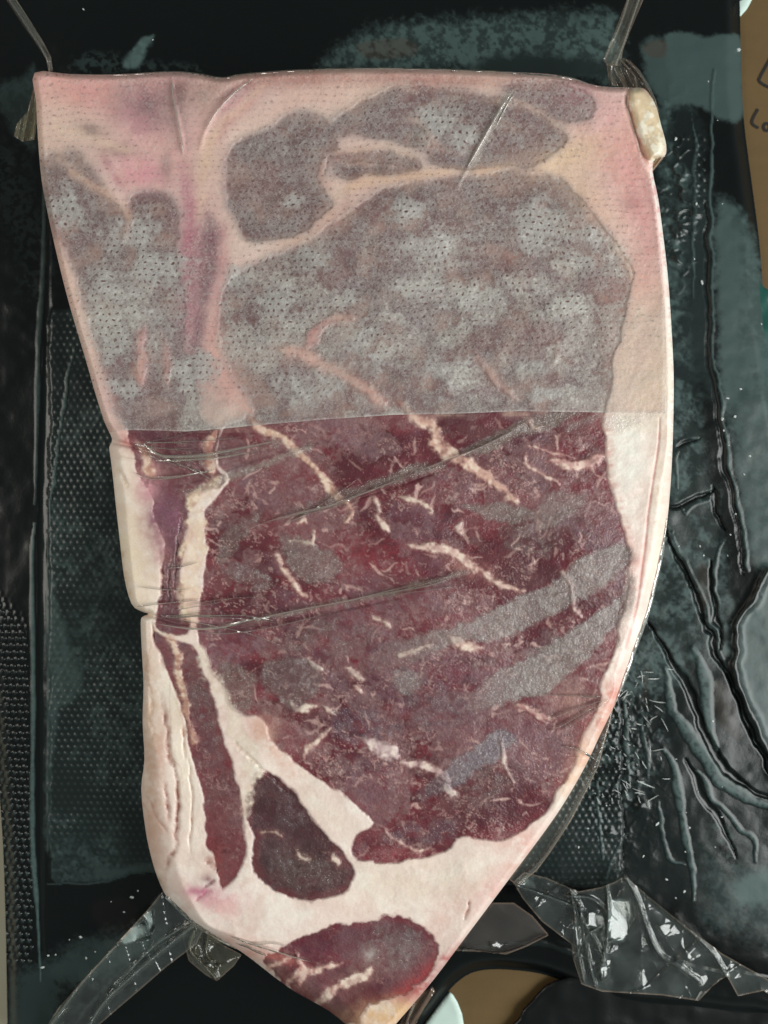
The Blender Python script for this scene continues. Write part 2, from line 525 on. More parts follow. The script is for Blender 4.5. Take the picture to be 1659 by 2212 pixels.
def sheet(name, poly, z, mat, label, cat, thick=0.0008, amp=0.0, smooth=3, bend=None):
    """thin bent sheet: gridded, with thickness"""
    g = Grid(min(p[0] for p in poly) - 8, min(p[1] for p in poly) - 8, max(p[0] for p in poly) + 8, max(p[1] for p in poly) + 8, 4)
    sd = g.sdf_big(poly, smooth); mk = face_mask(sd, -2.5)
    X, Y = snap(g.X, g.Y, sd, mk, 4)
    Z = np.full(X.shape, z, F32) + fbm(X, Y, 60, 2, 5) * amp
    if bend is not None: Z = Z + bend(X, Y)
    Z = Z - 0.0006 * (1 - sstep(0, 10, sd))
    c = (*P(np.mean([p[0] for p in poly]), np.mean([p[1] for p in poly]), z), z)
    at = {'Col': np.broadcast_to(np.array([0.004, 0.005, 0.005], F32), X.shape + (3,)), 'Rough': np.full(X.shape, 0.15, F32)}
    o = grid_obj(name, mk, X, Y, Z, mat, None, at, c)
    o.location = c
    s = o.modifiers.new('thickness', 'SOLIDIFY'); s.thickness = thick; s.offset = -1
    return tag(o, label, cat)

sheet('white_paper', [(972, 2142), (978, 2148), (988, 2164), (998, 2190), (1003, 2220), (1006, 2300), (860, 2300), (890, 2250), (918, 2212), (945, 2175), (962, 2152)], CARD_Z + 0.0014, M_PAPER,
      'white paper scrap below the tip of the steak, on the cardboard', 'paper', 0.0008, 0.0003, 1)
sheet('white_card', [(1585, -40), (1640, -40), (1622, 4), (1608, 26), (1585, 40)], CARD_Z + 0.0012, M_PAPER,
      'white card corner beside the pouch at the top of the cardboard', 'card', 0.0006)
sheet('teal_packet', [(1625, 600), (1650, 620), (1700, 660), (1760, 760), (1740, 900), (1640, 760)], CARD_Z + 0.0022, M_TEAL,
      'teal plastic packet corner showing at the right edge', 'packet', 0.001, 0.0006)
sheet('black_bag', [(1196, 2120), (1150, 2160), (1122, 2200), (1100, 2300), (1800, 2300), (1800, 2190), (1500, 2150), (1300, 2110)], CARD_Z + 0.003, M_BLACK,
      'black plastic bag lying under the lower edge of the pouch', 'bag', 0.0012, 0.0004)

# ------------------------------------------------------------------ the black pouch
PST = 2.5
pg = Grid(-120, -90, 1780, 2290, PST)
POUCH = [(-110, -80), (1594, -80), (1598, 0), (1600, 100), (1606, 250), (1622, 380), (1640, 520), (1650, 640), (1670, 800), (1700, 1000),
         (1750, 1500), (1765, 2000), (1740, 2235), (1659, 2198), (1580, 2190), (1500, 2180), (1420, 2174), (1350, 2166), (1280, 2142), (1226, 2122), (1170, 2104),
         (1115, 2096), (1060, 2094), (1018, 2102), (985, 2124), (955, 2158), (930, 2190), (910, 2216), (880, 2280), (17, 2280), (16, 2212), (10, 1920),
         (-3, 1690), (-60, 1000)]
psd = pg.sdf_big(POUCH, 3)
X, Y = pg.X, pg.Y
wob = fbm(X, Y, 60, 3, 21) * 6
pg.WX = X + fbm(X, Y, 45, 3, 31) * 5; pg.WY = Y + fbm(X, Y, 45, 3, 37) * 5
Zp = np.zeros(X.shape, F32)
haze = np.zeros(X.shape, F32)           # grey-green moisture and frost, plus reflected room light painted in as sheen
stain = np.zeros(X.shape, F32)          # brown juice
rough = np.full(X.shape, 0.10, F32)
Zp += fbm(X, Y, 260, 2, 41) * 0.0007
# pouch rim bends down
Zp -= 0.004 * (1 - sstep(0, 40, psd)) ** 2

# the dimpled absorbent panel inside
PANEL = [(104, 690), (112, 670), (700, 640), (1330, 690), (1343, 720), (1345, 1880), (1330, 1915), (700, 1905), (330, 1886), (240, 1900), (120, 1912), (104, 1900)]
pan = pg.sdf(PANEL, 40, 1)
inpan = sstep(-2, 6, pan)
Zp += 0.0012 * inpan
u = X / 14.2 + 0.06 * np.sin(Y / 90); v = Y / 13.4 + 0.05 * np.sin(X / 70)
row = np.floor(v)
fu = np.mod(u + 0.5 * np.mod(row, 2), 1) - 0.5; fv = v - row - 0.5
dot = np.exp(-(fu * fu + fv * fv) / 0.045)
dvar = sstep(-0.7, 0.5, fbm(X, Y, 130, 3, 51))
Zp += (0.00042 * dot * (0.4 + 0.6 * dvar)) * inpan
film_on = sstep(-0.3, 0.7, fbm(X, Y, 120, 3, 53) + 0.7 * np.exp(-((X - 190) / 90) ** 2 - ((Y - 1250) / 330) ** 2) - 0.25 * (X > 260))
film_on *= (X < 700)
webs = sstep(0.1, 0.45, fbm(X, Y, 17, 2, 55) + 0.35 * film_on)
haze = np.maximum(haze, inpan * np.clip(0.10 + 0.30 * dot * (0.35 + 0.65 * dvar) + 0.30 * film_on * (0.3 + 0.7 * webs) * (1 - 0.4 * dot) * (0.6 + 0.5 * fbm(X, Y, 7, 2, 57)), 0, 1))  # dimple tips painted paler for the light they reflect

# triangular embossing down the left border, and on the right border
def sawtooth(mask, pu, pv, amp, slant):
    uu = X / pu + Y * slant; vv = Y / pv
    r = np.floor(vv)
    a = np.mod(uu + 0.37 * np.mod(r, 2), 1); b = vv - r
    tri = np.clip(np.minimum(a - 0.12, 0.92 - a) * 2.6, 0, 1) * np.clip(1.15 - b - (1 - a) * 0.55, 0, 1)
    return tri * mask * amp, tri * mask
lb = sstep(1330, 1400, Y + (70 - X) * 1.0) * (1 - sstep(58, 66, X + wob * 0.3 - (Y - 1600) * 0.02)) * (1 - sstep(2070, 2110, Y))
z1, t1 = sawtooth(lb, 15, 14.5, 0.0011, 0.012)
Zp += z1
haze = np.maximum(haze, 0.50 * sstep(0.25, 0.7, t1) * (0.4 + 0.6 * sstep(1500, 1900, Y)))
rb = sstep(1496, 1506, X) * (1 - sstep(1516, 1530, X)) * sstep(270, 300, Y) * (1 - sstep(430, 480, Y))
z2, t2 = sawtooth(rb, 22, 11, 0.0008, 0.0)
Zp += z2
haze = np.maximum(haze, 0.45 * sstep(0.2, 0.6, t2))

def band(pts, w, h, hz=None, soft=0.5, groove=False, taper=True, mot=0.0, warp=True, hzmin=0.0):
    """raised or sunk wrinkle along a line: h metres high, w units wide; hz = grey moisture and painted sheen on it"""
    sl, d, t = pg.line(pts, w * 1.6 + 6, warp)
    if not d.size: return
    ww = w * (1.0 if groove else 0.82) * (1 if not taper else (0.3 + 0.7 * np.clip(np.minimum(t, 1 - t) * 4, 0, 1))) * (1 + 0.3 * fbm(X[sl], Y[sl], 50, 2, 73))
    prof = np.clip(1 - (d / (ww * 0.5)) ** 2, 0, 1)
    Zp[sl] += (0.5 if groove else 0.20) * h * sstep(0, 1, prof)
    if hz is not None:
        m = sstep(0, min(1.0, soft * 1.7), prof)
        val = hz
        if mot:
            val = hz * 1.0 * (1 - 0.9 * mot * sstep(0.0, 0.35, fbm(X[sl], Y[sl], 6, 2, 71)))
        if hz > 0.05:
            haze[sl] = np.maximum(haze[sl], m * val)
        else:
            haze[sl] = haze[sl] * (1 - m) + m * hz

# broad areas of moisture and painted sheen
mott = sstep(-0.35, 0.5, fbm(X, Y, 24, 5, 61, 0.7))
fine = sstep(-0.25, 0.25, fbm(X, Y, 9, 3, 63, 0.6))
jit = fbm(X, Y, 11, 4, 67, 0.7)
def patch(poly, val, soft, tex=None, warp=True):
    global haze
    s = pg.sdf(poly, soft + 10, 3, warp)
    m = sstep(-soft * 1.6, soft * 1.6, s + 0.9 * soft * jit)
    haze = haze * (1 - m) + m * (val if tex is None else val * tex)
# right side channel, mottled
patch([(1420, 220), (1500, 210), (1500, 600), (1510, 900), (1560, 1150), (1580, 1420), (1500, 1440), (1420, 1400), (1380, 1300), (1430, 1100), (1430, 500)], 0.62, 12, np.clip(0.22 + 0.78 * mott * (0.5 + 0.5 * fine), 0, 1))
patch([(1480, 420), (1535, 420), (1545, 800), (1530, 860), (1500, 800), (1482, 700)], 0.14, 14)
# smooth right border
patch([(1545, 470), (1585, 440), (1640, 560), (1720, 1000), (1780, 1500), (1780, 2080), (1659, 1640), (1600, 1480), (1595, 1360), (1650, 1260), (1615, 1180), (1590, 1000), (1560, 800)], 0.52, 10, 0.78 + 0.3 * mott)
patch([(1545, 480), (1556, 700), (1560, 860), (1585, 880), (1600, 760), (1590, 500)], 0.55, 8)
# frosted lower right
patch([(1350, 1440), (1420, 1340), (1500, 1440), (1590, 1500), (1659, 1660), (1720, 1900), (1650, 2040), (1560, 2010), (1480, 1960), (1400, 1930), (1350, 1900)], 0.05, 14)
patch([(1285, 1430), (1340, 1420), (1440, 1440), (1440, 1600), (1400, 1700), (1360, 1760), (1290, 1760), (1250, 1700)], 0.34, 18, np.clip(0.15 + mott * fine, 0, 1))
patch([(1330, 1480), (1400, 1370), (1460, 1380), (1490, 1470), (1450, 1480), (1380, 1500)], 0.55, 10, 0.45 + 0.55 * fine)
patch([(1530, 1800), (1600, 1830), (1659, 1880), (1720, 1960), (1690, 2040), (1600, 2010), (1530, 1980)], 0.30, 22, 0.6 + 0.4 * fine)
patch([(1590, 1905), (1659, 1880), (1720, 1890), (1720, 1950), (1640, 1955), (1592, 1945)], 0.62, 8)
patch([(1545, 1760), (1580, 1790), (1600, 1850), (1570, 1880), (1540, 1830)], 0.30, 18, fine * mott)
# top right slab and mottled top
patch([(1440, 78), (1520, 78), (1590, 72), (1604, 130), (1604, 250), (1560, 260), (1520, 232), (1480, 226), (1440, 215)], 0.50, 4)
patch([(1390, 95), (1440, 90), (1440, 215), (1400, 180)], 0.42, 6)
patch([(810, 60), (1000, 42), (1240, 28), (1330, 40), (1330, 170), (1240, 160), (1050, 150), (800, 152), (700, 152), (720, 120)], 0.60, 14, np.clip(0.35 + 0.65 * sstep(-0.4, 0.4, fbm(X, Y, 13, 4, 65, 0.7)), 0, 1))
patch([(1060, 130), (1140, 108), (1220, 120), (1320, 130), (1320, 170), (1060, 160)], 0.12, 10)
patch([(1450, 240), (1490, 236), (1520, 260), (1525, 320), (1500, 380), (1455, 330)], 0.06, 6)
# top left
patch([(-10, 190), (50, 165), (80, 150), (80, 320), (40, 300), (10, 250)], 0.30, 8, 0.7 + 0.3 * fine)
patch([(180, 120), (300, 130), (440, 150), (300, 156), (170, 156)], 0.22, 10, fine)
patch([(262, 146), (285, 108), (318, 76), (332, 74), (322, 98), (298, 146)], 0.95, 3, 0.75 + 0.25 * fine)
patch([(-60, 300), (30, 330), (70, 420), (110, 560), (100, 640), (60, 640), (20, 500)], 0.10, 20, fine)
# lower left corner slab
patch([(100, 2080), (200, 2030), (330, 2010), (350, 2040), (240, 2110), (120, 2130), (40, 2120)], 0.30, 16)
patch([(60, 2100), (120, 2110), (110, 2290), (20, 2290), (25, 2160)], 0.20, 14)
# left seal: light ridge, dark channel, light line
band([(98, 240), (96, 420), (92, 600), (84, 720), (80, 900), (76, 1090)], 15, 0.0010, 0.40, 0.9, mot=0.3, warp=False)
band([(76, 1130), (70, 1190), (70, 1330), (72, 1500), (70, 1800), (80, 1960), (88, 2120)], 15, 0.0012, 0.72, 0.9, mot=0.25, warp=False)
band([(108, 300), (106, 560), (103, 720), (98, 900), (92, 1100), (92, 1500), (92, 1960), (96, 2060)], 16, -0.0006, 0.04, 0.8, groove=True, warp=False)
band([(158, 745), (140, 850), (124, 960), (112, 1080), (106, 1150)], 9, 0.0013, 0.75, 0.8)
band([(104, 1130), (102, 1300), (104, 1500), (102, 1700), (104, 1880)], 8, 0.0010, 0.62, 0.9, mot=0.3, warp=False)
patch([(106, 1230), (112, 1250), (130, 1330), (155, 1400), (172, 1450), (172, 1490), (150, 1520), (125, 1540), (112, 1640), (108, 1800), (102, 1800), (103, 1400)], 0.46, 5, 0.75 + 0.25 * fine)
band([(100, 1912), (180, 1908), (240, 1898), (330, 1884)], 7, 0.0009, 0.30, 0.9)
patch([(205, 1870), (250, 1872), (330, 1866), (345, 1880), (240, 1892), (205, 1896)], 0.30, 5)
# fold lines and wrinkles of the right side
band([(1545, 150), (1537, 300), (1535, 440), (1540, 750), (1551, 818), (1562, 885), (1573, 978), (1589, 1067), (1607, 1145), (1618, 1234)], 9, 0.0016, 0.55, 0.9, taper=False)
band([(1524, 440), (1528, 750), (1540, 830), (1552, 900), (1562, 990), (1578, 1080), (1595, 1150), (1606, 1240)], 12, -0.0012, 0.05, 0.8, groove=True)
band([(1500, 235), (1504, 300), (1502, 400), (1500, 520), (1496, 640)], 11, 0.0008, 0.45, 0.9)
band([(1436, 1140), (1473, 1223), (1506, 1301), (1540, 1379), (1556, 1430), (1590, 1500), (1620, 1570), (1659, 1650), (1700, 1730)], 17, -0.0026, 0.03, 0.7, groove=True)
band([(1448, 1136), (1486, 1222), (1519, 1300), (1551, 1376), (1566, 1424)], 8, 0.0011, 0.30, 0.8)
band([(1425, 1085), (1450, 1098), (1470, 1092), (1500, 1074), (1540, 1060)], 13, -0.0020, 0.04, 0.7, groove=True)
band([(1470, 1090), (1478, 1112), (1500, 1090), (1540, 1072)], 7, 0.0012, 0.40, 0.8)
band([(1465, 970), (1490, 955), (1512, 948)], 10, -0.0016, 0.05, 0.7, groove=True)
band([(1466, 978), (1460, 1000), (1462, 1050)], 9, 0.0014, 0.45, 0.8)
band([(1540, 1050), (1546, 1090), (1558, 1130), (1572, 1150)], 12, -0.0018, 0.04, 0.7, groove=True)
band([(1562, 1170), (1548, 1200), (1544, 1260), (1550, 1330)], 11, 0.0014, 0.48, 0.8)
band([(1535, 1210), (1538, 1280), (1550, 1350), (1560, 1400)], 13, -0.0020, 0.05, 0.7, groove=True)
band([(1402, 1342), (1440, 1420), (1475, 1468), (1500, 1530), (1522, 1590), (1552, 1640), (1600, 1690), (1680, 1730)], 19, -0.0026, 0.03, 0.7, groove=True)
band([(1433, 1440), (1444, 1480), (1452, 1535), (1479, 1573), (1501, 1611), (1534, 1652), (1564, 1693), (1602, 1715), (1657, 1739), (1720, 1770)], 32, 0.0018, 0.62, 0.5, mot=0.55)
band([(1500, 1400), (1516, 1430), (1522, 1460), (1525, 1500), (1528, 1540), (1536, 1585), (1547, 1622)], 27, 0.0017, 0.62, 0.5, mot=0.55)
band([(1425, 1617), (1447, 1639), (1460, 1685), (1469, 1739), (1480, 1794), (1490, 1848), (1500, 1900), (1498, 1945)], 25, 0.0017, 0.58, 0.5, mot=0.55)
band([(1501, 1666), (1526, 1690), (1539, 1723), (1567, 1753), (1597, 1788), (1627, 1821), (1634, 1862)], 19, 0.0014, 0.55, 0.5, mot=0.5)
band([(1422, 1734), (1428, 1775), (1436, 1821), (1450, 1856), (1480, 1870)], 13, 0.0011, 0.45, 0.6, mot=0.4)
band([(1351, 1508), (1354, 1590), (1357, 1685)], 12, 0.0010, 0.55, 0.6, mot=0.5)
band([(1388, 1560), (1396, 1620), (1400, 1680)], 12, 0.0009, 0.40, 0.6, mot=0.5)
band([(1291, 1680), (1293, 1767), (1300, 1862)], 7, 0.0013, 0.60, 0.8)
band([(1352, 1800), (1330, 1840), (1316, 1870), (1308, 1900)], 7, 0.0010, 0.45, 0.8)
band([(1344, 1480), (1344, 1700), (1344, 1900)], 6, -0.0008, 0.03, 0.8, groove=True)
band([(1480, 1640), (1520, 1720), (1560, 1790), (1590, 1850)], 20, -0.0016, 0.03, 0.6, groove=True)
# bulging clear film at the far right: a raised lip
lip = [(1660, 1236), (1651, 1250), (1629, 1290), (1604, 1330), (1591, 1357), (1589, 1385), (1594, 1408), (1590, 1440), (1597, 1475), (1616, 1521), (1643, 1576), (1662, 1630), (1690, 1700)]
sl, d, t = pg.line(lip, 60)
Zp[sl] += 0.0020 * np.exp(-(d / 10) ** 2)
haze[sl] = haze[sl] * (1 - np.exp(-(d / 7) ** 2)) + 0.10 * np.exp(-(d / 7) ** 2)
for cx_, cy_, rr, hh in [(1384, 1742, 14, 0.0016), (1318, 1800, 8, 0.001), (1505, 460, 10, 0.001), (1470, 500, 9, 0.0011), (1462, 560, 10, 0.001)]:
    Zp += hh * np.exp(-((X - cx_) ** 2 + (Y - cy_) ** 2) / rr ** 2)
# crinkles close to the upper right corner of the steak
crk = np.exp(-((X - 1465) / 34) ** 2 - ((Y - 440) / 150) ** 2)
rid = 1 - np.abs(fbm(X * 1.0 + Y * 0.4, Y - X * 0.3, 30, 2, 91)) * 2.2
Zp += 0.0011 * crk * np.clip(rid, 0, 1) ** 2
# crumpled edges under the lower frost
crk2 = np.exp(-((X - 1330) / 80) ** 2 - ((Y - 1620) / 190) ** 2)
Zp += 0.00045 * crk2 * np.clip(1 - np.abs(fbm(X, Y, 24, 3, 93)) * 2.0, 0, 1) ** 2
# lower slab edges
band([(1200, 2030), (1300, 2060), (1420, 2080), (1560, 2100), (1700, 2120)], 24, 0.0016, 0.05, 0.5)
band([(1010, 2055), (1100, 2040), (1200, 2045), (1300, 2085)], 16, 0.0014, 0.10, 0.5)
# juice stains
def blot(poly, val, soft=8):
    s = pg.sdf(poly, 20, 3)
    stain[:] = np.maximum(stain, sstep(-soft, soft, s) * val)
blot([(1508, 1225), (1528, 1222), (1530, 1290), (1516, 1320), (1505, 1270)], 0.5, 4)
blot([(1540, 1480), (1565, 1485), (1590, 1550), (1600, 1600), (1570, 1580), (1548, 1540)], 0.55, 3)
blot([(770, 100), (830, 80), (900, 92), (890, 118), (800, 130)], 0.55, 6)
blot([(1395, 90), (1440, 86), (1440, 120), (1400, 118)], 0.6, 4)
blot([(1395, 1440), (1403, 1440), (1402, 1520), (1395, 1520)], 0.4, 3)
blot([(200, 1955), (280, 1940), (300, 2000), (230, 2020)], 0.18, 10)

Zp += fbm(X, Y, 40, 2, 95) * 0.00012
base = np.array([0.0028, 0.0040, 0.0040], F32)
hcol = lin(82, 103, 101)
scol = lin(118, 92, 78)
hz = np.clip(haze, 0, 1)[..., None]
colp = base * (1 - hz) + hcol * hz
colp = colp * (1 - 0.75 * stain[..., None]) + scol * 0.30 * stain[..., None] * (0.4 + hz)
roughp = 0.06 + 0.34 * np.clip(haze, 0, 1)

pouch_c = (*P(760, 1100, 0), -0.0055)
pouch = empty('black_vacuum_pouch', pouch_c, 'black plastic vacuum pouch with dimpled panel and wrinkled right side, under the steak', 'pouch')
mk = face_mask(psd, -0.7 * PST)
GXp, GYp = snap(X, Y, psd, mk, PST)
fc = lambda a: (a[:-1, :-1] + a[1:, :-1] + a[:-1, 1:] + a[1:, 1:]) * 0.25
pat = {'Col': colp, 'Rough': roughp}
r_pan = fc(pan) > 0
r_lb = (fc(lb) > 0.3) & ~r_pan
r_rb = (fc(rb) > 0.3) & ~r_pan
grid_obj('embossed_panel', mk & r_pan, GXp, GYp, Zp, M_BLACK, pouch, pat, pouch_c)
grid_obj('ribbed_border', mk & r_lb, GXp, GYp, Zp, M_BLACK, pouch, pat, pouch_c)
grid_obj('ribbed_border', mk & r_rb, GXp, GYp, Zp, M_BLACK, pouch, pat, pouch_c)
grid_obj('film_sheet', mk & ~r_pan & ~r_lb & ~r_rb, GXp, GYp, Zp, M_BLACK, pouch, pat, pouch_c)
# the pouch's folded-down rim
f = grid_faces(mk); e = border_edges(f)
vi = np.unique(e); lut = np.zeros(X.size, np.int32); lut[vi] = np.arange(len(vi))
zt = Zp.ravel()[vi]; x0, y0 = P(GXp.ravel()[vi], GYp.ravel()[vi], zt)
co = np.vstack([np.stack([x0, y0, zt], 1), np.stack([x0 * 0.997, y0 * 0.997, np.full(len(vi), CARD_Z + 0.0003)], 1)])
ef = np.stack([lut[e[:, 1]], lut[e[:, 0]], lut[e[:, 0]] + len(vi), lut[e[:, 1]] + len(vi)], 1)
raw_mesh('rim', co, ef, M_BLACK, pouch, {'Col': np.tile(base, (len(co), 1)), 'Rough': np.full(len(co), 0.1)}, True, pouch_c)

def zp_at(x, y):
    return float(Zp[int(np.clip((y - pg.y0) / PST, 0, pg.ny - 1)), int(np.clip((x - pg.x0) / PST, 0, pg.nx - 1))])

# ------------------------------------------------------------------ the steak
ST = 2.0
g = Grid(15, 130, 1475, 2285, ST)
OUT = [(75, 157), (150, 160), (240, 161), (370, 155), (430, 160), (480, 168), (530, 160), (640, 152), (800, 148), (950, 150), (1080, 155), (1160, 158), (1220, 165),
       (1290, 185), (1360, 190), (1388, 190), (1404, 205), (1418, 232), (1428, 270), (1439, 312), (1436, 338), (1415, 345), (1410, 372), (1422, 430), (1434, 520), (1443, 600), (1450, 700),
       (1455, 800), (1455, 880), (1453, 960), (1449, 1040), (1442, 1120), (1432, 1190), (1415, 1270), (1395, 1340), (1370, 1410), (1348, 1475),
       (1322, 1535), (1296, 1588), (1272, 1640), (1245, 1690), (1210, 1748), (1170, 1805), (1120, 1872), (1060, 1952), (1000, 2032), (940, 2112), (890, 2172),
       (850, 2218), (815, 2262), (770, 2232), (711, 2184), (640, 2144), (592, 2110), (520, 2055), (433, 2004), (396, 1972), (362, 1940), (340, 1895), (325, 1845), (314, 1790),
       (305, 1705), (312, 1640), (308, 1560), (310, 1480), (306, 1400), (304, 1345), (308, 1332), (322, 1326), (306, 1321), (284, 1304), (268, 1245), (258, 1160), (250, 1090),
       (245, 1040), (239, 990), (236, 966), (242, 948), (226, 912), (206, 850), (186, 780), (165, 710), (145, 640), (125, 560), (105, 470), (90, 390), (82, 300), (78, 220)]
sd = g.sdf_big(OUT, 3)
X, Y = g.X, g.Y
g.WX = X + fbm(X, Y, 42, 2, 101) * 5
g.WY = Y + fbm(X, Y, 42, 2, 107) * 5
n1 = fbm(X, Y, 90, 4, 111); n2 = fbm(X, Y, 34, 4, 113); n3 = fbm(X, Y, 12, 3, 117); n4 = fbm(X, Y, 6, 2, 119)

MUSCLES = [
    ('left', [(92, 350), (135, 330), (200, 365), (235, 420), (265, 455), (280, 425), (320, 410), (370, 430), (385, 480), (378, 560), (400, 640), (395, 720), (415, 800), (428, 900), (478, 930),
              (470, 1000), (490, 1045), (445, 1060), (412, 1105), (400, 1180), (392, 1250), (398, 1300), (412, 1340), (400, 1368), (342, 1362), (338, 1335), (345, 1280), (350, 1200), (345, 1140), (322, 1080), (298, 1010), (280, 960),
              (270, 930), (240, 880), (215, 800), (200, 740), (185, 680), (165, 600), (140, 540), (110, 500), (95, 420)]),
    ('round', [(510, 310), (560, 290), (600, 262), (650, 242), (690, 250), (720, 290), (730, 330), (700, 370), (705, 420), (722, 440), (690, 470), (650, 500), (600, 517), (550, 522), (515, 500), (495, 440), (488, 370)]),
    ('upper', [(800, 205), (850, 187), (950, 190), (1050, 200), (1100, 212), (1180, 248), (1225, 290), (1200, 328), (1120, 362), (1010, 366), (930, 350), (905, 318), (850, 308), (775, 290), (690, 285), (740, 240)]),
    ('slip', [(712, 342), (760, 325), (850, 330), (905, 345), (890, 378), (800, 388), (735, 385)]),
    ('corner', [(1085, 182), (1180, 172), (1262, 195), (1285, 240), (1225, 262), (1150, 232)]),
    ('rib_eye', [(590, 560), (650, 520), (700, 490), (760, 450), (830, 410), (900, 390), (1000, 378), (1100, 368), (1180, 375), (1240, 420), (1300, 480), (1340, 540), (1368, 600), (1345, 680), (1330, 760), (1312, 840), (1300, 900),
                 (1306, 960), (1315, 1030), (1330, 1100), (1350, 1160), (1364, 1200), (1358, 1260), (1345, 1330), (1332, 1400), (1304, 1470), (1288, 1530), (1255, 1600), (1222, 1680), (1180, 1750), (1130, 1792), (1090, 1815), (1040, 1813), (985, 1808), (962, 1838), (890, 1858), (820, 1866),
                 (775, 1860), (762, 1832), (768, 1802), (800, 1778), (755, 1735), (700, 1690), (630, 1640), (590, 1600), (560, 1552), (535, 1550), (505, 1530), (478, 1485), (450, 1445), (430, 1400), (420, 1350), (432, 1290), (442, 1200), (440, 1130), (455, 1090), (480, 1062), (498, 1040),
                 (474, 1000), (482, 930), (545, 885), (500, 800), (480, 740), (480, 660), (500, 600)]),
    ('strip', [(334, 1366), (365, 1380), (400, 1388), (418, 1400), (440, 1450), (460, 1510), (476, 1580), (500, 1645), (516, 1690), (528, 1740), (527, 1800), (526, 1850), (510, 1892), (482, 1925), (470, 1900), (458, 1860), (446, 1810), (440, 1760), (430, 1700), (415, 1640), (400, 1570), (380, 1500), (358, 1440), (340, 1400)]),
    ('oval', [(545, 1682), (570, 1668), (602, 1678), (640, 1716), (680, 1776), (704, 1806), (742, 1842), (766, 1880), (757, 1912), (722, 1938), (670, 1946), (600, 1926), (560, 1892), (542, 1850), (542, 1800), (530, 1750)]),
    ('tail', [(566, 2072), (620, 2040), (680, 2010), (750, 1990), (820, 1978), (880, 1985), (922, 2008), (946, 2040), (944, 2075), (930, 2105), (892, 2130), (850, 2155), (800, 2170), (760, 2215), (720, 2200), (640, 2150), (590, 2108)]),
]
mus_sd = {n: g.sdf(p, 36, 3) for n, p in MUSCLES}
mus_sd['tail'] = mus_sd['tail'] + 7 * n2 + 1.5 * n3 - 2
mus_sd['oval'] = mus_sd['oval'] + 0.5 * n3
mus_sd['left'] = mus_sd['left'] + 1 * n3 + 4 * n2

# ---- base colour: fat with blush
fat = lin(234, 216, 206)[None, None, :] * np.ones(X.shape + (1,), F32)
def mixc(col, c, m):
    m = np.clip(m, 0, 1)[..., None]
    return col * (1 - m) + np.asarray(c, F32) * m
fat = mixc(fat, lin(218, 190, 178), 0.5 * sstep(-0.1, 0.6, n1))
fat = mixc(fat, lin(242, 232, 222), 0.6 * sstep(0.0, 0.7, n2))
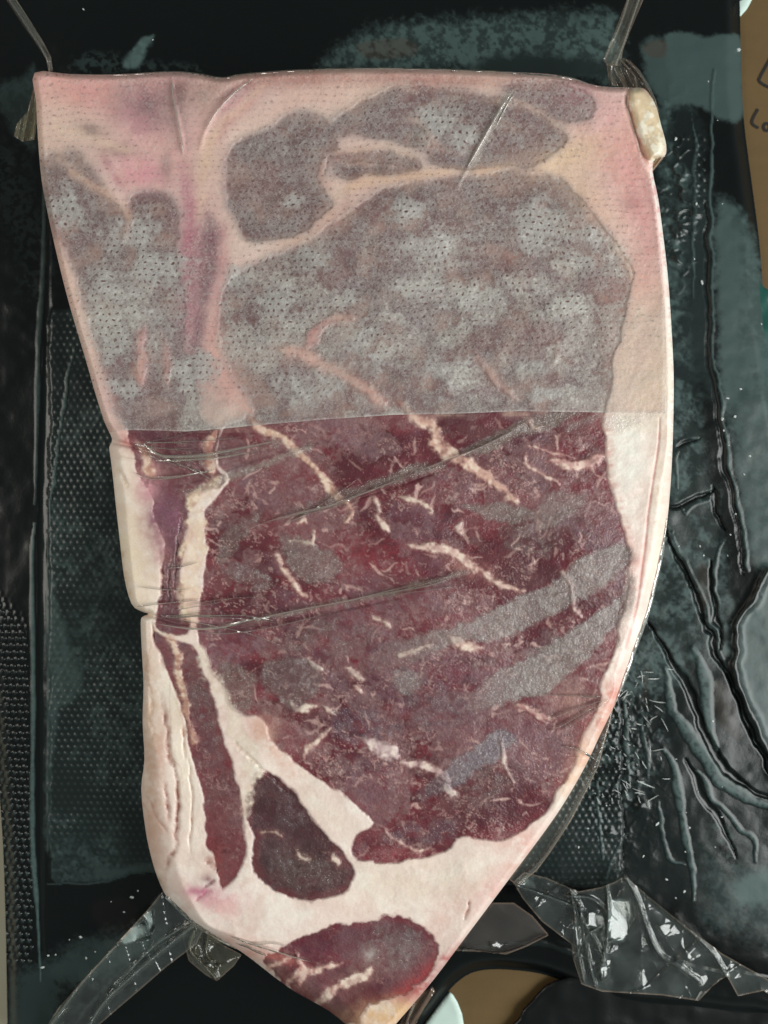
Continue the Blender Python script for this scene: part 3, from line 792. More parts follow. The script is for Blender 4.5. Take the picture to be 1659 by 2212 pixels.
# warm yellow fat low on the left and at the top
def glow(cx, cy, rx, ry, rot=0.0):
    c, s = math.cos(rot), math.sin(rot)
    dx, dy = X - cx, Y - cy
    return np.exp(-((dx * c + dy * s) / rx) ** 2 - ((-dx * s + dy * c) / ry) ** 2)
tints = [  # centre, radii, rotation, colour, strength: blush and yellowing of the fat
    (285, 1170, 50, 170, 0, (232, 212, 178), 0.75), (328, 1600, 28, 240, 0, (204, 172, 148), 0.85), (395, 1600, 24, 200, -0.12, (240, 228, 204), 0.7),
    (330, 1790, 26, 90, 0, (196, 152, 130), 0.6), (345, 1640, 14, 70, 0.1, (190, 138, 122), 0.5), (384, 1480, 10, 120, -0.15, (206, 164, 138), 0.5),
    (200, 210, 150, 45, 0.1, (236, 166, 152), 0.8), (120, 300, 60, 100, 0, (232, 196, 172), 0.7), (290, 230, 50, 36, 0.3, (150, 104, 116), 0.95),
    (360, 210, 60, 60, 0, (226, 150, 156), 0.7), (400, 330, 60, 90, 0, (222, 160, 158), 0.6), (300, 360, 60, 40, 0.2, (226, 158, 156), 0.7), (560, 200, 140, 34, -0.2, (206, 148, 140), 0.7),
    (420, 560, 34, 150, 0.05, (186, 110, 138), 0.9), (410, 720, 30, 120, 0, (168, 104, 128), 0.75), (500, 800, 40, 80, -0.3, (224, 176, 152), 0.7),
    (1250, 210, 60, 40, 0, (204, 120, 140), 0.6), (1300, 300, 90, 70, 0, (228, 178, 152), 0.7), (1230, 330, 90, 26, -0.3, (236, 206, 158), 0.8), (1370, 380, 50, 120, 0, (228, 168, 152), 0.75), (1400, 520, 40, 120, 0, (222, 156, 140), 0.7),
    (1420, 300, 14, 60, 0.1, (222, 204, 176), 0.9), (1390, 235, 22, 40, 0, (212, 160, 146), 0.7), (1390, 760, 60, 140, 0, (226, 206, 180), 0.6), (1360, 700, 40, 60, 0, (216, 166, 146), 0.6),
    (1360, 1000, 40, 130, 0.0, (230, 228, 218), 0.95), (1370, 1200, 22, 50, 0, (232, 176, 168), 0.8), (1425, 1050, 16, 200, 0.05, (234, 214, 192), 0.8), (1345, 1480, 22, 40, 0.3, (220, 140, 122), 0.8), (1330, 1520, 18, 20, 0, (206, 104, 98), 0.8),
    (1300, 1560, 30, 90, 0.5, (226, 158, 132), 0.75), (1240, 1660, 30, 70, 0.6, (234, 206, 172), 0.6), (1120, 1830, 60, 40, -0.9, (222, 158, 146), 0.7), (1060, 1920, 60, 26, -0.9, (222, 150, 146), 0.7),
    (960, 1980, 120, 26, -0.9, (226, 182, 168), 0.6), (900, 1900, 160, 50, -0.1, (230, 214, 196), 0.8), (960, 2110, 80, 22, -0.8, (200, 92, 92), 0.85), (900, 2140, 60, 22, -0.7, (190, 84, 84), 0.8), (850, 2190, 70, 40, 0, (226, 184, 136), 0.9), (1010, 2030, 70, 14, -0.9, (230, 200, 186), 0.5),
    (455, 1935, 44, 24, 0.2, (206, 130, 150), 0.9), (430, 1925, 26, 10, 0.1, (170, 80, 116), 0.85), (448, 1900, 14, 12, 0, (104, 50, 66), 0.85), (490, 1960, 40, 30, 0, (224, 168, 166), 0.7), (458, 1858, 18, 8, 0.5, (164, 104, 92), 0.9),
    (560, 2060, 60, 16, 0.35, (210, 130, 110), 0.8), (350, 1130, 40, 60, 0, (150, 84, 106), 0.95), (320, 1040, 26, 50, 0, (216, 160, 166), 0.8), (280, 950, 36, 16, 0.5, (190, 100, 100), 0.9), (370, 1100, 20, 40, 0, (128, 66, 90), 0.8),
    (600, 1620, 60, 24, 0.7, (220, 176, 156), 0.8), (690, 1740, 70, 20, 0.75, (228, 204, 184), 0.6), (575, 1560, 24, 40, 0.2, (214, 170, 150), 0.6),
]
for cx_, cy_, rx, ry, ro, c, k in tints:
    fat = mixc(fat, lin(*c), k * glow(cx_ + 0, cy_ + 0, rx, ry, ro) ** 0.8 * (0.8 + 0.3 * n3))

# streaky lobes in the fat on the lower left
lob = np.abs(fbm(X * 1.5, Y * 0.35, 70, 2, 131))
fat = mixc(fat, lin(190, 146, 124), 0.40 * (1 - sstep(0.0, 0.10, lob)) * (1 - sstep(380, 430, X)) * sstep(1320, 1420, Y))

FISS = [([(348, 1500), (356, 1560), (368, 1640), (380, 1700), (384, 1760), (380, 1810), (366, 1860), (356, 1900)], 9, (150, 98, 84), 0.85),
        ([(352, 1690), (360, 1730), (366, 1780)], 8, (160, 104, 92), 0.7), ([(322, 1720), (340, 1770), (362, 1800)], 6, (176, 120, 104), 0.6), ([(392, 1560), (398, 1600), (396, 1640)], 6, (190, 140, 118), 0.6), ([(404, 1640), (412, 1700), (414, 1780), (410, 1840)], 5, (200, 158, 140), 0.5),
        ([(330, 1345), (334, 1380), (352, 1440)], 6, (150, 80, 80), 0.6), ([(312, 1400), (322, 1500), (326, 1600)], 8, (196, 150, 118), 0.5), ([(320, 1860), (336, 1900), (360, 1935)], 14, (150, 130, 100), 0.55),
        ([(262, 1190), (270, 1240), (282, 1290)], 12, (176, 138, 98), 0.5), ([(330, 1180), (346, 1220), (352, 1290), (350, 1320)], 10, (164, 104, 92), 0.7), ([(250, 1010), (262, 1030), (280, 1050)], 10, (206, 176, 150), 0.5), ([(372, 1200), (366, 1260), (368, 1320)], 6, (120, 66, 66), 0.7), ([(390, 1110), (384, 1170), (380, 1230), (384, 1300)], 5, (160, 104, 92), 0.7),
        ([(1000, 1985), (1012, 1962), (1018, 1945)], 6, (180, 112, 96), 0.6), ([(440, 1860), (456, 1868), (470, 1878)], 10, (140, 78, 70), 0.7), ([(436, 1912), (450, 1906), (462, 1896)], 8, (120, 50, 72), 0.8), ([(424, 1938), (440, 1930), (456, 1918)], 9, (170, 76, 112), 0.7), ([(500, 1600), (540, 1640), (600, 1690), (640, 1730)], 6, (206, 150, 130), 0.6),
        ([(930, 2140), (960, 2110), (990, 2075)], 18, (190, 80, 82), 0.6)]
fiss = np.zeros(X.shape, F32)
for pts, w, c, k in FISS:
    sl, d, t = g.line(pts, w * 2.5)
    m = np.zeros(X.shape, F32); m[sl] = np.exp(-(d / (w * 0.6)) ** 2) * np.clip(np.minimum(t, 1 - t) * 6 + 0.2, 0, 1) * (0.8 + 0.5 * n3[sl])
    fat = mixc(fat, lin(*c), k * m); fiss = np.maximum(fiss, m * (w < 12))

# ---- muscle colour: red lean with brown, purple and frosted mottling and fine marbling
wx = X + n2 * 14; wy = Y + n1 * 10
gr = fbm(wx * 0.55 + wy * 0.3, wy * 1.4 - wx * 0.35, 46, 5, 141, 0.62)
mot = fbm(X + n3 * 6, Y + n2 * 8, 30, 5, 143, 0.64)
veil = fbm(X + n2 * 22, Y + n3 * 12, 70, 5, 145, 0.62)
lean = lin(102, 36, 46)[None, None, :] * np.ones(X.shape + (1,), F32)
lean = mixc(lean, lin(72, 29, 37), 0.8 * sstep(0.0, 0.5, gr))
lean = mixc(lean, lin(122, 56, 63), 0.7 * sstep(0.1, 0.6, -gr))
lean = mixc(lean, lin(120, 88, 88), 0.65 * sstep(0.02, 0.26, mot) * (0.35 + 0.65 * sstep(-0.3, 0.3, veil)))
big = fbm(X * 0.75 + Y * 0.35, Y * 1.25 - X * 0.35, 150, 3, 261)
lean = mixc(lean, lin(78, 29, 39), 0.6 * sstep(0.0, 0.5, big))
lean = mixc(lean, lin(116, 66, 70), 0.5 * sstep(0.0, 0.5, -big))
frA = sstep(0.02, 0.14, fbm(X + n2 * 16, Y + n3 * 9, 74, 6, 241, 0.66) - 0.35 * big)
frB = sstep(0.10, 0.22, fbm(X * 0.8 + Y * 0.3, Y * 1.3 - X * 0.3 + n2 * 8, 26, 5, 247, 0.66))
lean = mixc(lean, lin(134, 106, 107), 0.48 * frA * np.clip(0.8 + 0.4 * n4, 0, 1.2))
lean = mixc(lean, lin(150, 122, 122), 0.42 * frB * np.clip(0.7 + 0.5 * n4, 0, 1.2) * sstep(-0.3, 0.3, -big + n1))
lean = mixc(lean, lin(116, 88, 98), 0.4 * sstep(0.12, 0.4, fbm(X, Y, 110, 4, 147)) * (0.4 + 0.6 * sstep(-0.1, 0.3, n3)))
vein = np.abs(fbm(X + n3 * 10, Y + n2 * 14, 40, 4, 149, 0.6))
vmask = sstep(-0.1, 0.35, fbm(X, Y, 75, 3, 151))
lean = mixc(lean, lin(196, 152, 146), 0.62 * (1 - sstep(0.012, 0.06, vein)) * vmask)
vein2 = np.abs(fbm(X * 0.9 + Y * 0.5 + n4 * 3, Y * 1.1 - X * 0.35, 22, 3, 155, 0.6))
lean = mixc(lean, lin(160, 112, 106), 0.55 * (1 - sstep(0.0, 0.07, vein2)) * sstep(0.0, 0.4, fbm(X, Y, 60, 3, 157)))
vein3 = np.abs(fbm(X + n3 * 9 + n2 * 10, Y + n4 * 4 + n2 * 8, 19, 4, 263, 0.62))
lean = mixc(lean, lin(190, 148, 142), 0.5 * (1 - sstep(0.0, 0.05, vein3)) * sstep(-0.1, 0.4, fbm(X, Y, 50, 3, 265)))
dkv = np.abs(fbm(X * 0.7 + n2 * 12, Y * 1.2 + n3 * 6, 28, 4, 267, 0.62))
lean = mixc(lean, lin(74, 34, 38), 0.5 * (1 - sstep(0.0, 0.06, dkv)) * sstep(-0.1, 0.4, fbm(X, Y, 70, 3, 269)))
speck = fbm(X, Y, 7, 2, 159)
lean = mixc(lean, lin(205, 180, 170), 0.28 * sstep(0.62, 0.85, speck) * vmask)
dark = {'oval': (60, 40, 41), 'tail': (88, 40, 50), 'strip': (92, 46, 50), 'left': (92, 48, 55)}

col = fat.copy()
lean_m = np.zeros(X.shape, F32)
for nme, _ in MUSCLES:
    s = mus_sd[nme] + 0.5 * n4 + 1.0 * n3
    m = sstep(-3.5, 3.5, s)
    lc = lean
    if nme in dark:
        lc = mixc(lean, lin(*dark[nme]), np.full(X.shape, 0.72 if nme == 'oval' else 0.45, F32) + 0.15 * n2)
    # redder rim where the lean meets fat
    lc = mixc(lc, lin(134, 50, 57), 0.30 * (1 - sstep(2, 26, s)) * sstep(-0.5, 0.3, n2))
    col = col * (1 - m[..., None]) + lc * m[..., None]
    lean_m = np.maximum(lean_m, m)

# local colour in the lean: bright red, purple, brown areas
for cx_, cy_, rx, ry, ro, c, k in [
        (720, 1200, 90, 34, -0.3, (128, 34, 44), 0.7), (830, 1200, 90, 30, -0.2, (140, 40, 50), 0.6), (880, 1000, 120, 24, -0.35, (120, 32, 46), 0.55), (640, 1020, 80, 26, -0.2, (112, 34, 44), 0.5), (800, 1265, 170, 20, -0.2, (108, 40, 56), 0.6),
        (330, 945, 60, 12, 0.05, (84, 34, 52), 0.75), (500, 925, 90, 12, -0.05, (96, 36, 44), 0.7), (960, 1340, 60, 18, -0.2, (124, 30, 50), 0.55), (480, 1870, 26, 70, 0.05, (146, 62, 60), 0.7), (470, 1780, 26, 60, 0, (130, 54, 56), 0.5),
        (820, 1850, 70, 16, -0.12, (146, 48, 56), 0.7), (1100, 1790, 80, 16, -0.3, (132, 46, 54), 0.6), (790, 1800, 30, 30, 0, (120, 44, 50), 0.6), (780, 2120, 110, 26, -0.3, (112, 40, 46), 0.5), (700, 2050, 90, 20, -0.2, (104, 44, 58), 0.6),
        (850, 2055, 70, 44, 0, (140, 122, 120), 0.7), (880, 2020, 40, 20, 0.2, (84, 56, 66), 0.6), (690, 2040, 70, 18, -0.25, (78, 42, 56), 0.7), (640, 2110, 50, 20, 0.3, (150, 104, 98), 0.4), (650, 1340, 120, 18, -0.12, (108, 40, 48), 0.5), (580, 1130, 60, 60, 0, (112, 44, 48), 0.4), (1000, 1560, 120, 40, -0.5, (104, 48, 56), 0.5), (1150, 1560, 60, 30, -0.2, (104, 42, 56), 0.6),
        (1050, 1720, 120, 40, -0.4, (112, 62, 64), 0.5), (640, 1600, 50, 20, 0.5, (120, 40, 44), 0.6), (1180, 1470, 60, 30, 0, (150, 108, 104), 0.6), (1240, 1500, 40, 30, 0.4, (168, 126, 118), 0.6), (1060, 900, 60, 10, -0.3, (106, 40, 52), 0.6), (1240, 930, 50, 20, 0, (122, 66, 68), 0.6)]:
    c = tuple(v * 0.84 + 0.16 * (sum(c) / 3 + 8) for v in c)
    col = mixc(col, lin(*c), 0.9 * k * glow(cx_, cy_, rx, ry, ro) * lean_m * (0.65 + 0.5 * n3))
for cx_, cy_, rx, ry, ro, c, k in [(350, 1105, 34, 56, 0.0, (108, 64, 84), 0.9), (378, 1125, 18, 36, 0, (140, 92, 112), 0.6), (322, 1050, 26, 44, 0.1, (206, 150, 156), 0.75), (345, 1180, 16, 44, 0, (176, 128, 134), 0.7), (300, 965, 40, 14, 0.4, (158, 84, 86), 0.8), (330, 1020, 30, 14, 0, (196, 150, 140), 0.5),
                                   (930, 2112, 70, 22, -0.75, (150, 56, 60), 0.95), (880, 2142, 50, 20, -0.6, (156, 66, 66), 0.9), (985, 2062, 40, 16, -0.85, (190, 104, 104), 0.7), (830, 2200, 70, 30, 0, (216, 176, 134), 0.9), (860, 2180, 30, 20, 0, (224, 186, 140), 0.8), (770, 2110, 60, 26, -0.5, (150, 118, 108), 0.5), (796, 2062, 14, 13, 0, (196, 184, 178), 0.6), (930, 2100, 60, 30, -0.75, (150, 58, 62), 0.35),
                                   (1335, 1490, 26, 26, 0.4, (208, 122, 108), 0.8), (1290, 1560, 40, 16, -0.9, (196, 92, 84), 0.5), (1265, 1640, 26, 60, 0.5, (222, 168, 140), 0.6), (560, 1590, 30, 50, 0.6, (206, 160, 142), 0.7), (620, 1660, 50, 14, 0.75, (214, 166, 148), 0.6), (580, 2060, 70, 12, 0.3, (196, 110, 98), 0.7), (1235, 1520, 44, 34, 0.5, (166, 124, 116), 0.7), (1010, 1225, 50, 20, 0.4, (196, 140, 128), 0.4)]:
    col = mixc(col, lin(*c), k * glow(cx_, cy_, rx, ry, ro) * (0.85 + 0.4 * n3))

# fat edge beside the rib eye on the right: fine pink brush marks
edge_r = sstep(-26, -2, mus_sd['rib_eye']) * (1 - sstep(-2, 4, mus_sd['rib_eye'])) * (X > 1270) * (Y > 890) * (Y < 1290)
brush = fbm(X * 0.35, Y * 1.6 + X * 0.3, 12, 3, 161)
col = mixc(col, lin(196, 150, 138), edge_r * (0.55 + 0.6 * brush))
# thin pink line down the fat cap
sl, d, t = g.line([(1425, 905), (1422, 960), (1410, 1040), (1400, 1110), (1394, 1170), (1386, 1230), (1378, 1290), (1368, 1340), (1352, 1400)], 10, False)
mm = np.zeros(X.shape, F32); mm[sl] = np.exp(-(d / (2.2 + t * 2)) ** 2)
col = mixc(col, lin(206, 130, 120), 0.8 * mm); groove_r = mm
mm = np.zeros(X.shape, F32); sl, d, t = g.line([(1428, 560), (1436, 640), (1428, 700), (1434, 780), (1440, 900), (1442, 980)], 10); mm[sl] = np.exp(-(d / 3) ** 2)
col = mixc(col, lin(240, 230, 216), 0.7 * mm)

# ---- seams of fat through the lean (widths in reading units)
SEAMS = [
    ([(540, 880), (552, 920), (616, 949), (658, 992), (700, 1037), (721, 1063), (751, 1090), (761, 1108), (748, 1130)], 13, (214, 176, 154)),
    ([(860, 870), (896, 904), (930, 923), (938, 957), (965, 976), (1028, 1005), (1068, 1034), (1097, 1068), (1115, 1085)], 22, (216, 174, 158)),
    ([(1030, 770), (1060, 810), (1100, 850), (1115, 866)], 12, (206, 170, 158)),
    ([(600, 750), (650, 760), (690, 780), (750, 815), (800, 850), (830, 870)], 26, (214, 172, 160)), ([(660, 750), (690, 710), (730, 685), (760, 690)], 20, (208, 160, 152)),
    ([(864, 1074), (904, 1082), (933, 1098), (936, 1108)], 9, (216, 192, 170)), ([(817, 1113), (843, 1143)], 11, (212, 176, 158)), ([(811, 1076), (822, 1103)], 7, (208, 176, 160)),
    ([(880, 1180), (938, 1180), (989, 1201), (1028, 1227), (1055, 1248), (1130, 1280)], 19, (212, 176, 158)), ([(999, 1132), (994, 1146), (998, 1156)], 15, (222, 200, 182)),
    ([(677, 1145), (671, 1172), (650, 1170), (625, 1163)], 8, (222, 196, 172)), ([(600, 1182), (608, 1219), (621, 1235), (648, 1275), (664, 1290)], 9, (212, 172, 152)),
    ([(806, 1330), (824, 1342), (843, 1357)], 10, (220, 198, 178)), ([(663, 1425), (674, 1440), (690, 1447)], 11, (224, 204, 186)), ([(748, 1446), (770, 1456), (788, 1466)], 17, (216, 188, 172)), ([(770, 1482), (780, 1496)], 14, (198, 160, 146)),
    ([(970, 1374), (1002, 1391), (1032, 1398)], 20, (218, 186, 166)), ([(935, 1394), (891, 1410), (862, 1420)], 10, (206, 172, 154)), ([(793, 1602), (822, 1616), (858, 1634)], 30, (220, 192, 184)),
    ([(870, 1646), (909, 1656), (949, 1674), (970, 1690)], 18, (212, 178, 168)), ([(711, 1579), (687, 1597), (663, 1619), (655, 1632)], 11, (206, 172, 154)), ([(694, 1530), (722, 1544)], 12, (216, 190, 170)), ([(625, 1518), (648, 1528), (676, 1530)], 15, (220, 196, 176)),
    ([(958, 1698), (990, 1718)], 14, (190, 160, 154)), ([(1134, 985), (1137, 1008), (1166, 1021), (1203, 1042)], 9, (206, 164, 150)), ([(1195, 990), (1245, 1005), (1270, 1002), (1300, 985)], 20, (206, 160, 146)),
    ([(1140, 908), (1150, 920), (1168, 918)], 11, (210, 168, 150)), ([(1140, 960), (1200, 975), (1240, 985)], 8, (190, 146, 136)), ([(1215, 1230), (1232, 1262), (1240, 1310), (1256, 1336)], 9, (196, 160, 150)), ([(1225, 1280), (1200, 1290)], 7, (196, 160, 150)),
    ([(1120, 1525), (1160, 1540), (1190, 1552)], 12, (180, 128, 118)), ([(1085, 1610), (1090, 1650), (1100, 1672), (1110, 1690)], 9, (188, 156, 142)), ([(640, 1130), (652, 1120), (660, 1128)], 6, (206, 170, 154)),
    ([(835, 1790), (850, 1812), (866, 1828), (900, 1836), (930, 1828)], 6, (206, 166, 150)), ([(560, 1800), (590, 1802), (610, 1812)], 5, (190, 160, 140)), ([(640, 1838), (655, 1850), (670, 1856)], 6, (196, 166, 146)), ([(720, 1850), (730, 1866)], 10, (206, 176, 156)),
    ([(366, 1376), (384, 1440), (398, 1510), (408, 1568), (420, 1600)], 13, (196, 154, 132)), ([(424, 1398), (450, 1448), (478, 1500), (504, 1560), (530, 1610), (545, 1650), (536, 1700), (532, 1752)], 34, (222, 208, 190)),
    ([(470, 1040), (446, 1058), (426, 1080), (418, 1150), (414, 1220), (408, 1270), (404, 1310), (414, 1345)], 38, (226, 198, 172)),
    ([(462, 930), (452, 970), (462, 1010)], 24, (188, 138, 120)), ([(300, 960), (315, 980), (322, 1010), (330, 1030)], 14, (206, 160, 138)),
    ([(620, 2130), (650, 2100), (700, 2090), (740, 2080)], 14, (206, 164, 146)), ([(560, 2105), (600, 2080), (625, 2070)], 10, (196, 140, 122)), ([(680, 2170), (720, 2140), (780, 2110), (800, 2095)], 20, (212, 180, 160)), ([(640, 2060), (652, 2092), (648, 2130)], 10, (196, 140, 126)),
    ([(130, 340), (170, 380), (215, 408), (260, 440), (275, 480), (262, 520)], 18, (222, 190, 166)), ([(310, 700), (305, 760), (300, 830)], 18, (214, 160, 150)), ([(352, 730), (360, 780), (366, 840)], 10, (206, 150, 146)), ([(225, 360), (260, 390), (275, 425)], 12, (190, 104, 120)),
    ([(905, 372), (960, 372), (1040, 366), (1120, 364)], 10, (216, 180, 158)), ([(760, 398), (830, 386), (910, 372)], 22, (218, 184, 160)), ([(880, 150 + 95), (930, 290), (960, 330)], 8, (206, 176, 160)), ([(700, 345), (690, 380), (715, 410)], 12, (210, 176, 156)), ([(720, 345), (790, 352), (850, 350)], 5, (206, 172, 152)),
]
seam_id = np.zeros(X.shape, np.int16); seam_m = np.zeros(X.shape, F32)
for i, (pts, w, c) in enumerate(SEAMS):
    if pts[0][1] > 890 and pts[0][0] > 500: w = w * 0.8; c = (c[0] + 4, c[1] + 6, c[2] + 12)
    sl, d, t = g.line(pts, w + 8)
    tw = w * 0.5 * (0.45 + 0.55 * np.clip(np.minimum(t, 1 - t) * 5, 0, 1)) * (1 + 0.5 * n2[sl] + 0.3 * n3[sl]) + 1.2 * n4[sl]
    m = np.zeros(X.shape, F32); sf_ = 3.2 + 0.14 * w; m[sl] = sstep(-sf_, sf_ * 0.9, tw - d)
    hl = (0.35 * sstep(-14, 2, tw - d) * (0.6 + 0.6 * n3[sl])).clip(0, 1)[..., None]; col[sl] = col[sl] * (1 - hl) + lin(168, 112, 108) * hl
    cc = mixc(np.broadcast_to(lin(*c), X[sl].shape + (3,)), lin(236, 224, 206), 0.45 * sstep(0.0, 0.6, n3[sl]))
    cc = mixc(cc, lin(190, 130, 120), 0.3 * sstep(0.1, 0.6, -n2[sl]))
    mm_ = (m[sl] * (0.80 + 0.34 * n3[sl] + 0.15 * n4[sl]))[..., None].clip(0, 1)
    col[sl] = col[sl] * (1 - mm_) + cc * mm_
    seam_m = np.maximum(seam_m, m); seam_id[m > 0.5] = i + 1
# many fine broken threads of fat through the big lean
rs = np.random.default_rng(301)
for k_ in range(300):
    x_, y_ = rs.uniform(430, 1340), rs.uniform(900, 1850)
    iy, ix = int((y_ - g.y0) / ST), int((x_ - g.x0) / ST)
    if mus_sd['rib_eye'][iy, ix] < 6: continue
    a_ = rs.choice([0.65, -0.35, 1.3]) + rs.normal(0, 0.45); L_ = 5 + 22 * rs.random() ** 2; w_ = rs.uniform(2.0, 5.0)
    p_ = [(x_ + math.cos(a_) * L_ * q + 3 * rs.normal() * (abs(q) < 0.9), y_ + math.sin(a_) * L_ * q + 3 * rs.normal() * (abs(q) < 0.9)) for q in (-1, -0.4, 0.3, 1)]
    sl, d, t = g.line(p_, 10)
    if not d.size: continue
    m_ = (sstep(-2.2, 2.0, w_ * 0.5 * (0.3 + np.clip(np.minimum(t, 1 - t) * 4, 0, 1)) * (1 + 0.7 * n3[sl]) - d) * rs.uniform(0.25, 0.7))[..., None]
    col[sl] = col[sl] * (1 - m_) + lin(*(np.array([206, 168, 160]) + rs.uniform(-20, 14))) * m_
# dark vein in the upper left lean
s = g.sdf([(447, 462), (468, 470), (474, 520), (464, 600), (440, 660), (424, 645), (432, 560)], 24, 3)
vm = sstep(-5, 5, s); col = mixc(col, lin(84, 60, 72), 0.85 * vm)
s = g.sdf([(478, 205), (520, 190), (548, 172), (530, 200), (490, 220)], 20, 3); col = mixc(col, lin(92, 92, 90), 0.8 * sstep(-4, 4, s))

# small islands of lean and fat under the sheet
col = mixc(col, lin(236, 216, 212), 0.7 * (1 - lean_m) * (1 - sstep(880, 940, Y)) * sstep(-0.5, 0.4, n1 + 0.5 * n2))
for cx_, cy_, rx, ry, ro, c, k in [
        (160, 205, 90, 40, 0.1, (238, 150, 140), 0.75), (360, 190, 60, 30, 0, (206, 140, 142), 0.6), (120, 275, 46, 60, 0, (234, 206, 178), 0.75), (215, 290, 120, 26, 0.35, (236, 212, 184), 0.85), (330, 300, 60, 34, 0, (230, 172, 160), 0.7), (312, 234, 46, 34, 0.3, (132, 92, 108), 0.95), (290, 262, 30, 22, 0.3, (206, 130, 140), 0.5),
        (195, 281, 20, 10, 0.3, (112, 80, 80), 0.85), (262, 326, 34, 10, 0.15, (118, 86, 88), 0.85), (156, 338, 26, 12, 0.2, (118, 88, 88), 0.8), (312, 375, 46, 28, 0.2, (222, 144, 152), 0.8), (359, 362, 8, 24, 0, (116, 84, 92), 0.8), (390, 198, 14, 24, 0.1, (110, 56, 72), 0.85), (436, 208, 44, 24, 0, (158, 132, 122), 0.75),
        (500, 232, 90, 18, -0.75, (214, 150, 148), 0.8), (470, 285, 70, 14, -0.8, (236, 200, 176), 0.7), (444, 360, 20, 50, 0.1, (236, 212, 176), 0.9), (430, 430, 14, 50, 0.15, (228, 190, 168), 0.8), (405, 520, 22, 90, 0.05, (176, 104, 128), 0.85), (412, 680, 24, 120, 0, (150, 92, 116), 0.75), (472, 560, 18, 90, 0.05, (200, 140, 148), 0.7), (478, 770, 26, 60, -0.15, (222, 170, 146), 0.85), (512, 850, 26, 44, -0.5, (222, 168, 146), 0.8), (430, 880, 50, 40, 0, (150, 122, 118), 0.6),
        (640, 172, 180, 12, -0.02, (168, 104, 96), 0.8), (950, 172, 200, 13, 0.02, (176, 108, 96), 0.8), (1150, 178, 60, 10, 0.05, (196, 136, 116), 0.7), (720, 212, 60, 20, -0.3, (232, 200, 172), 0.75), (620, 232, 90, 14, -0.4, (232, 196, 168), 0.7),
        (1205, 345, 80, 24, -0.35, (238, 212, 164), 0.9), (1250, 410, 50, 26, 0.7, (236, 206, 162), 0.85), (1300, 480, 30, 60, -0.5, (232, 196, 160), 0.7), (1350, 340, 40, 70, 0, (230, 164, 150), 0.75), (1362, 434, 16, 14, 0, (170, 106, 108), 0.8), (1250, 205, 34, 24, 0, (178, 92, 118), 0.75), (1300, 250, 50, 40, 0, (226, 176, 164), 0.7), (1395, 480, 26, 80, 0, (222, 146, 132), 0.7), (1335, 700, 34, 80, 0.05, (194, 136, 124), 0.6), (1390, 640, 24, 60, 0, (220, 160, 140), 0.7), (1400, 800, 44, 100, 0, (230, 214, 190), 0.85), (1370, 760, 30, 70, 0.1, (224, 202, 178), 0.7),
        (128, 560, 14, 80, -0.2, (232, 190, 166), 0.8), (178, 700, 14, 80, -0.25, (236, 206, 178), 0.8), (232, 860, 14, 60, -0.35, (230, 180, 164), 0.8), (310, 750, 12, 60, 0, (216, 156, 150), 0.7), (700, 360, 26, 30, 0, (214, 176, 156), 0.6), (840, 392, 90, 12, -0.1, (228, 192, 160), 0.8), (655, 520, 60, 10, -0.35, (228, 196, 170), 0.8), (730, 460, 40, 16, -0.7, (226, 190, 164), 0.8)]:
    if c[0] > 200 and c[2] < 185: c = (min(c[0] + 3, 255), c[1] + 6, c[2] + 22)
    col = mixc(col, lin(*c), min(1.0, 1.05 * k) * glow(cx_ , cy_, rx * 1.25, ry * 1.25, ro) ** 0.75 * (0.85 + 0.35 * n3 + 0.2 * n2) * (Y < 935))
col = mixc(col, lin(206, 176, 158), 0.5 * sstep(0.24, 0.4, fbm(X + n3 * 8, Y + n2 * 8, 40, 4, 253)) * (Y < 900) * lean_m)
sb = blur(lean_m * 1.0, 3)
fl = (1 - lean_m) * (Y > 880) * np.maximum(0.25 + 0 * X, np.maximum(sstep(370, 420, X), sstep(1880, 1960, Y)))
col = mixc(col, lin(206, 182, 172), 0.30 * fl * sstep(-0.5, 0.8, fbm(X + n2 * 12, Y + n3 * 8, 55, 5, 255)))
col = mixc(col, lin(238, 230, 220), 0.40 * fl * sstep(-0.3, 0.8, fbm(X * 0.7 + n3 * 8, Y + n2 * 8, 26, 5, 257, 0.6)))
col = mixc(col, lin(222, 170, 162), 0.15 * fl * sstep(-0.3, 0.8, fbm(X, Y, 85, 4, 259)))
col = mixc(col, lin(214, 168, 158), 0.45 * fl * sb)
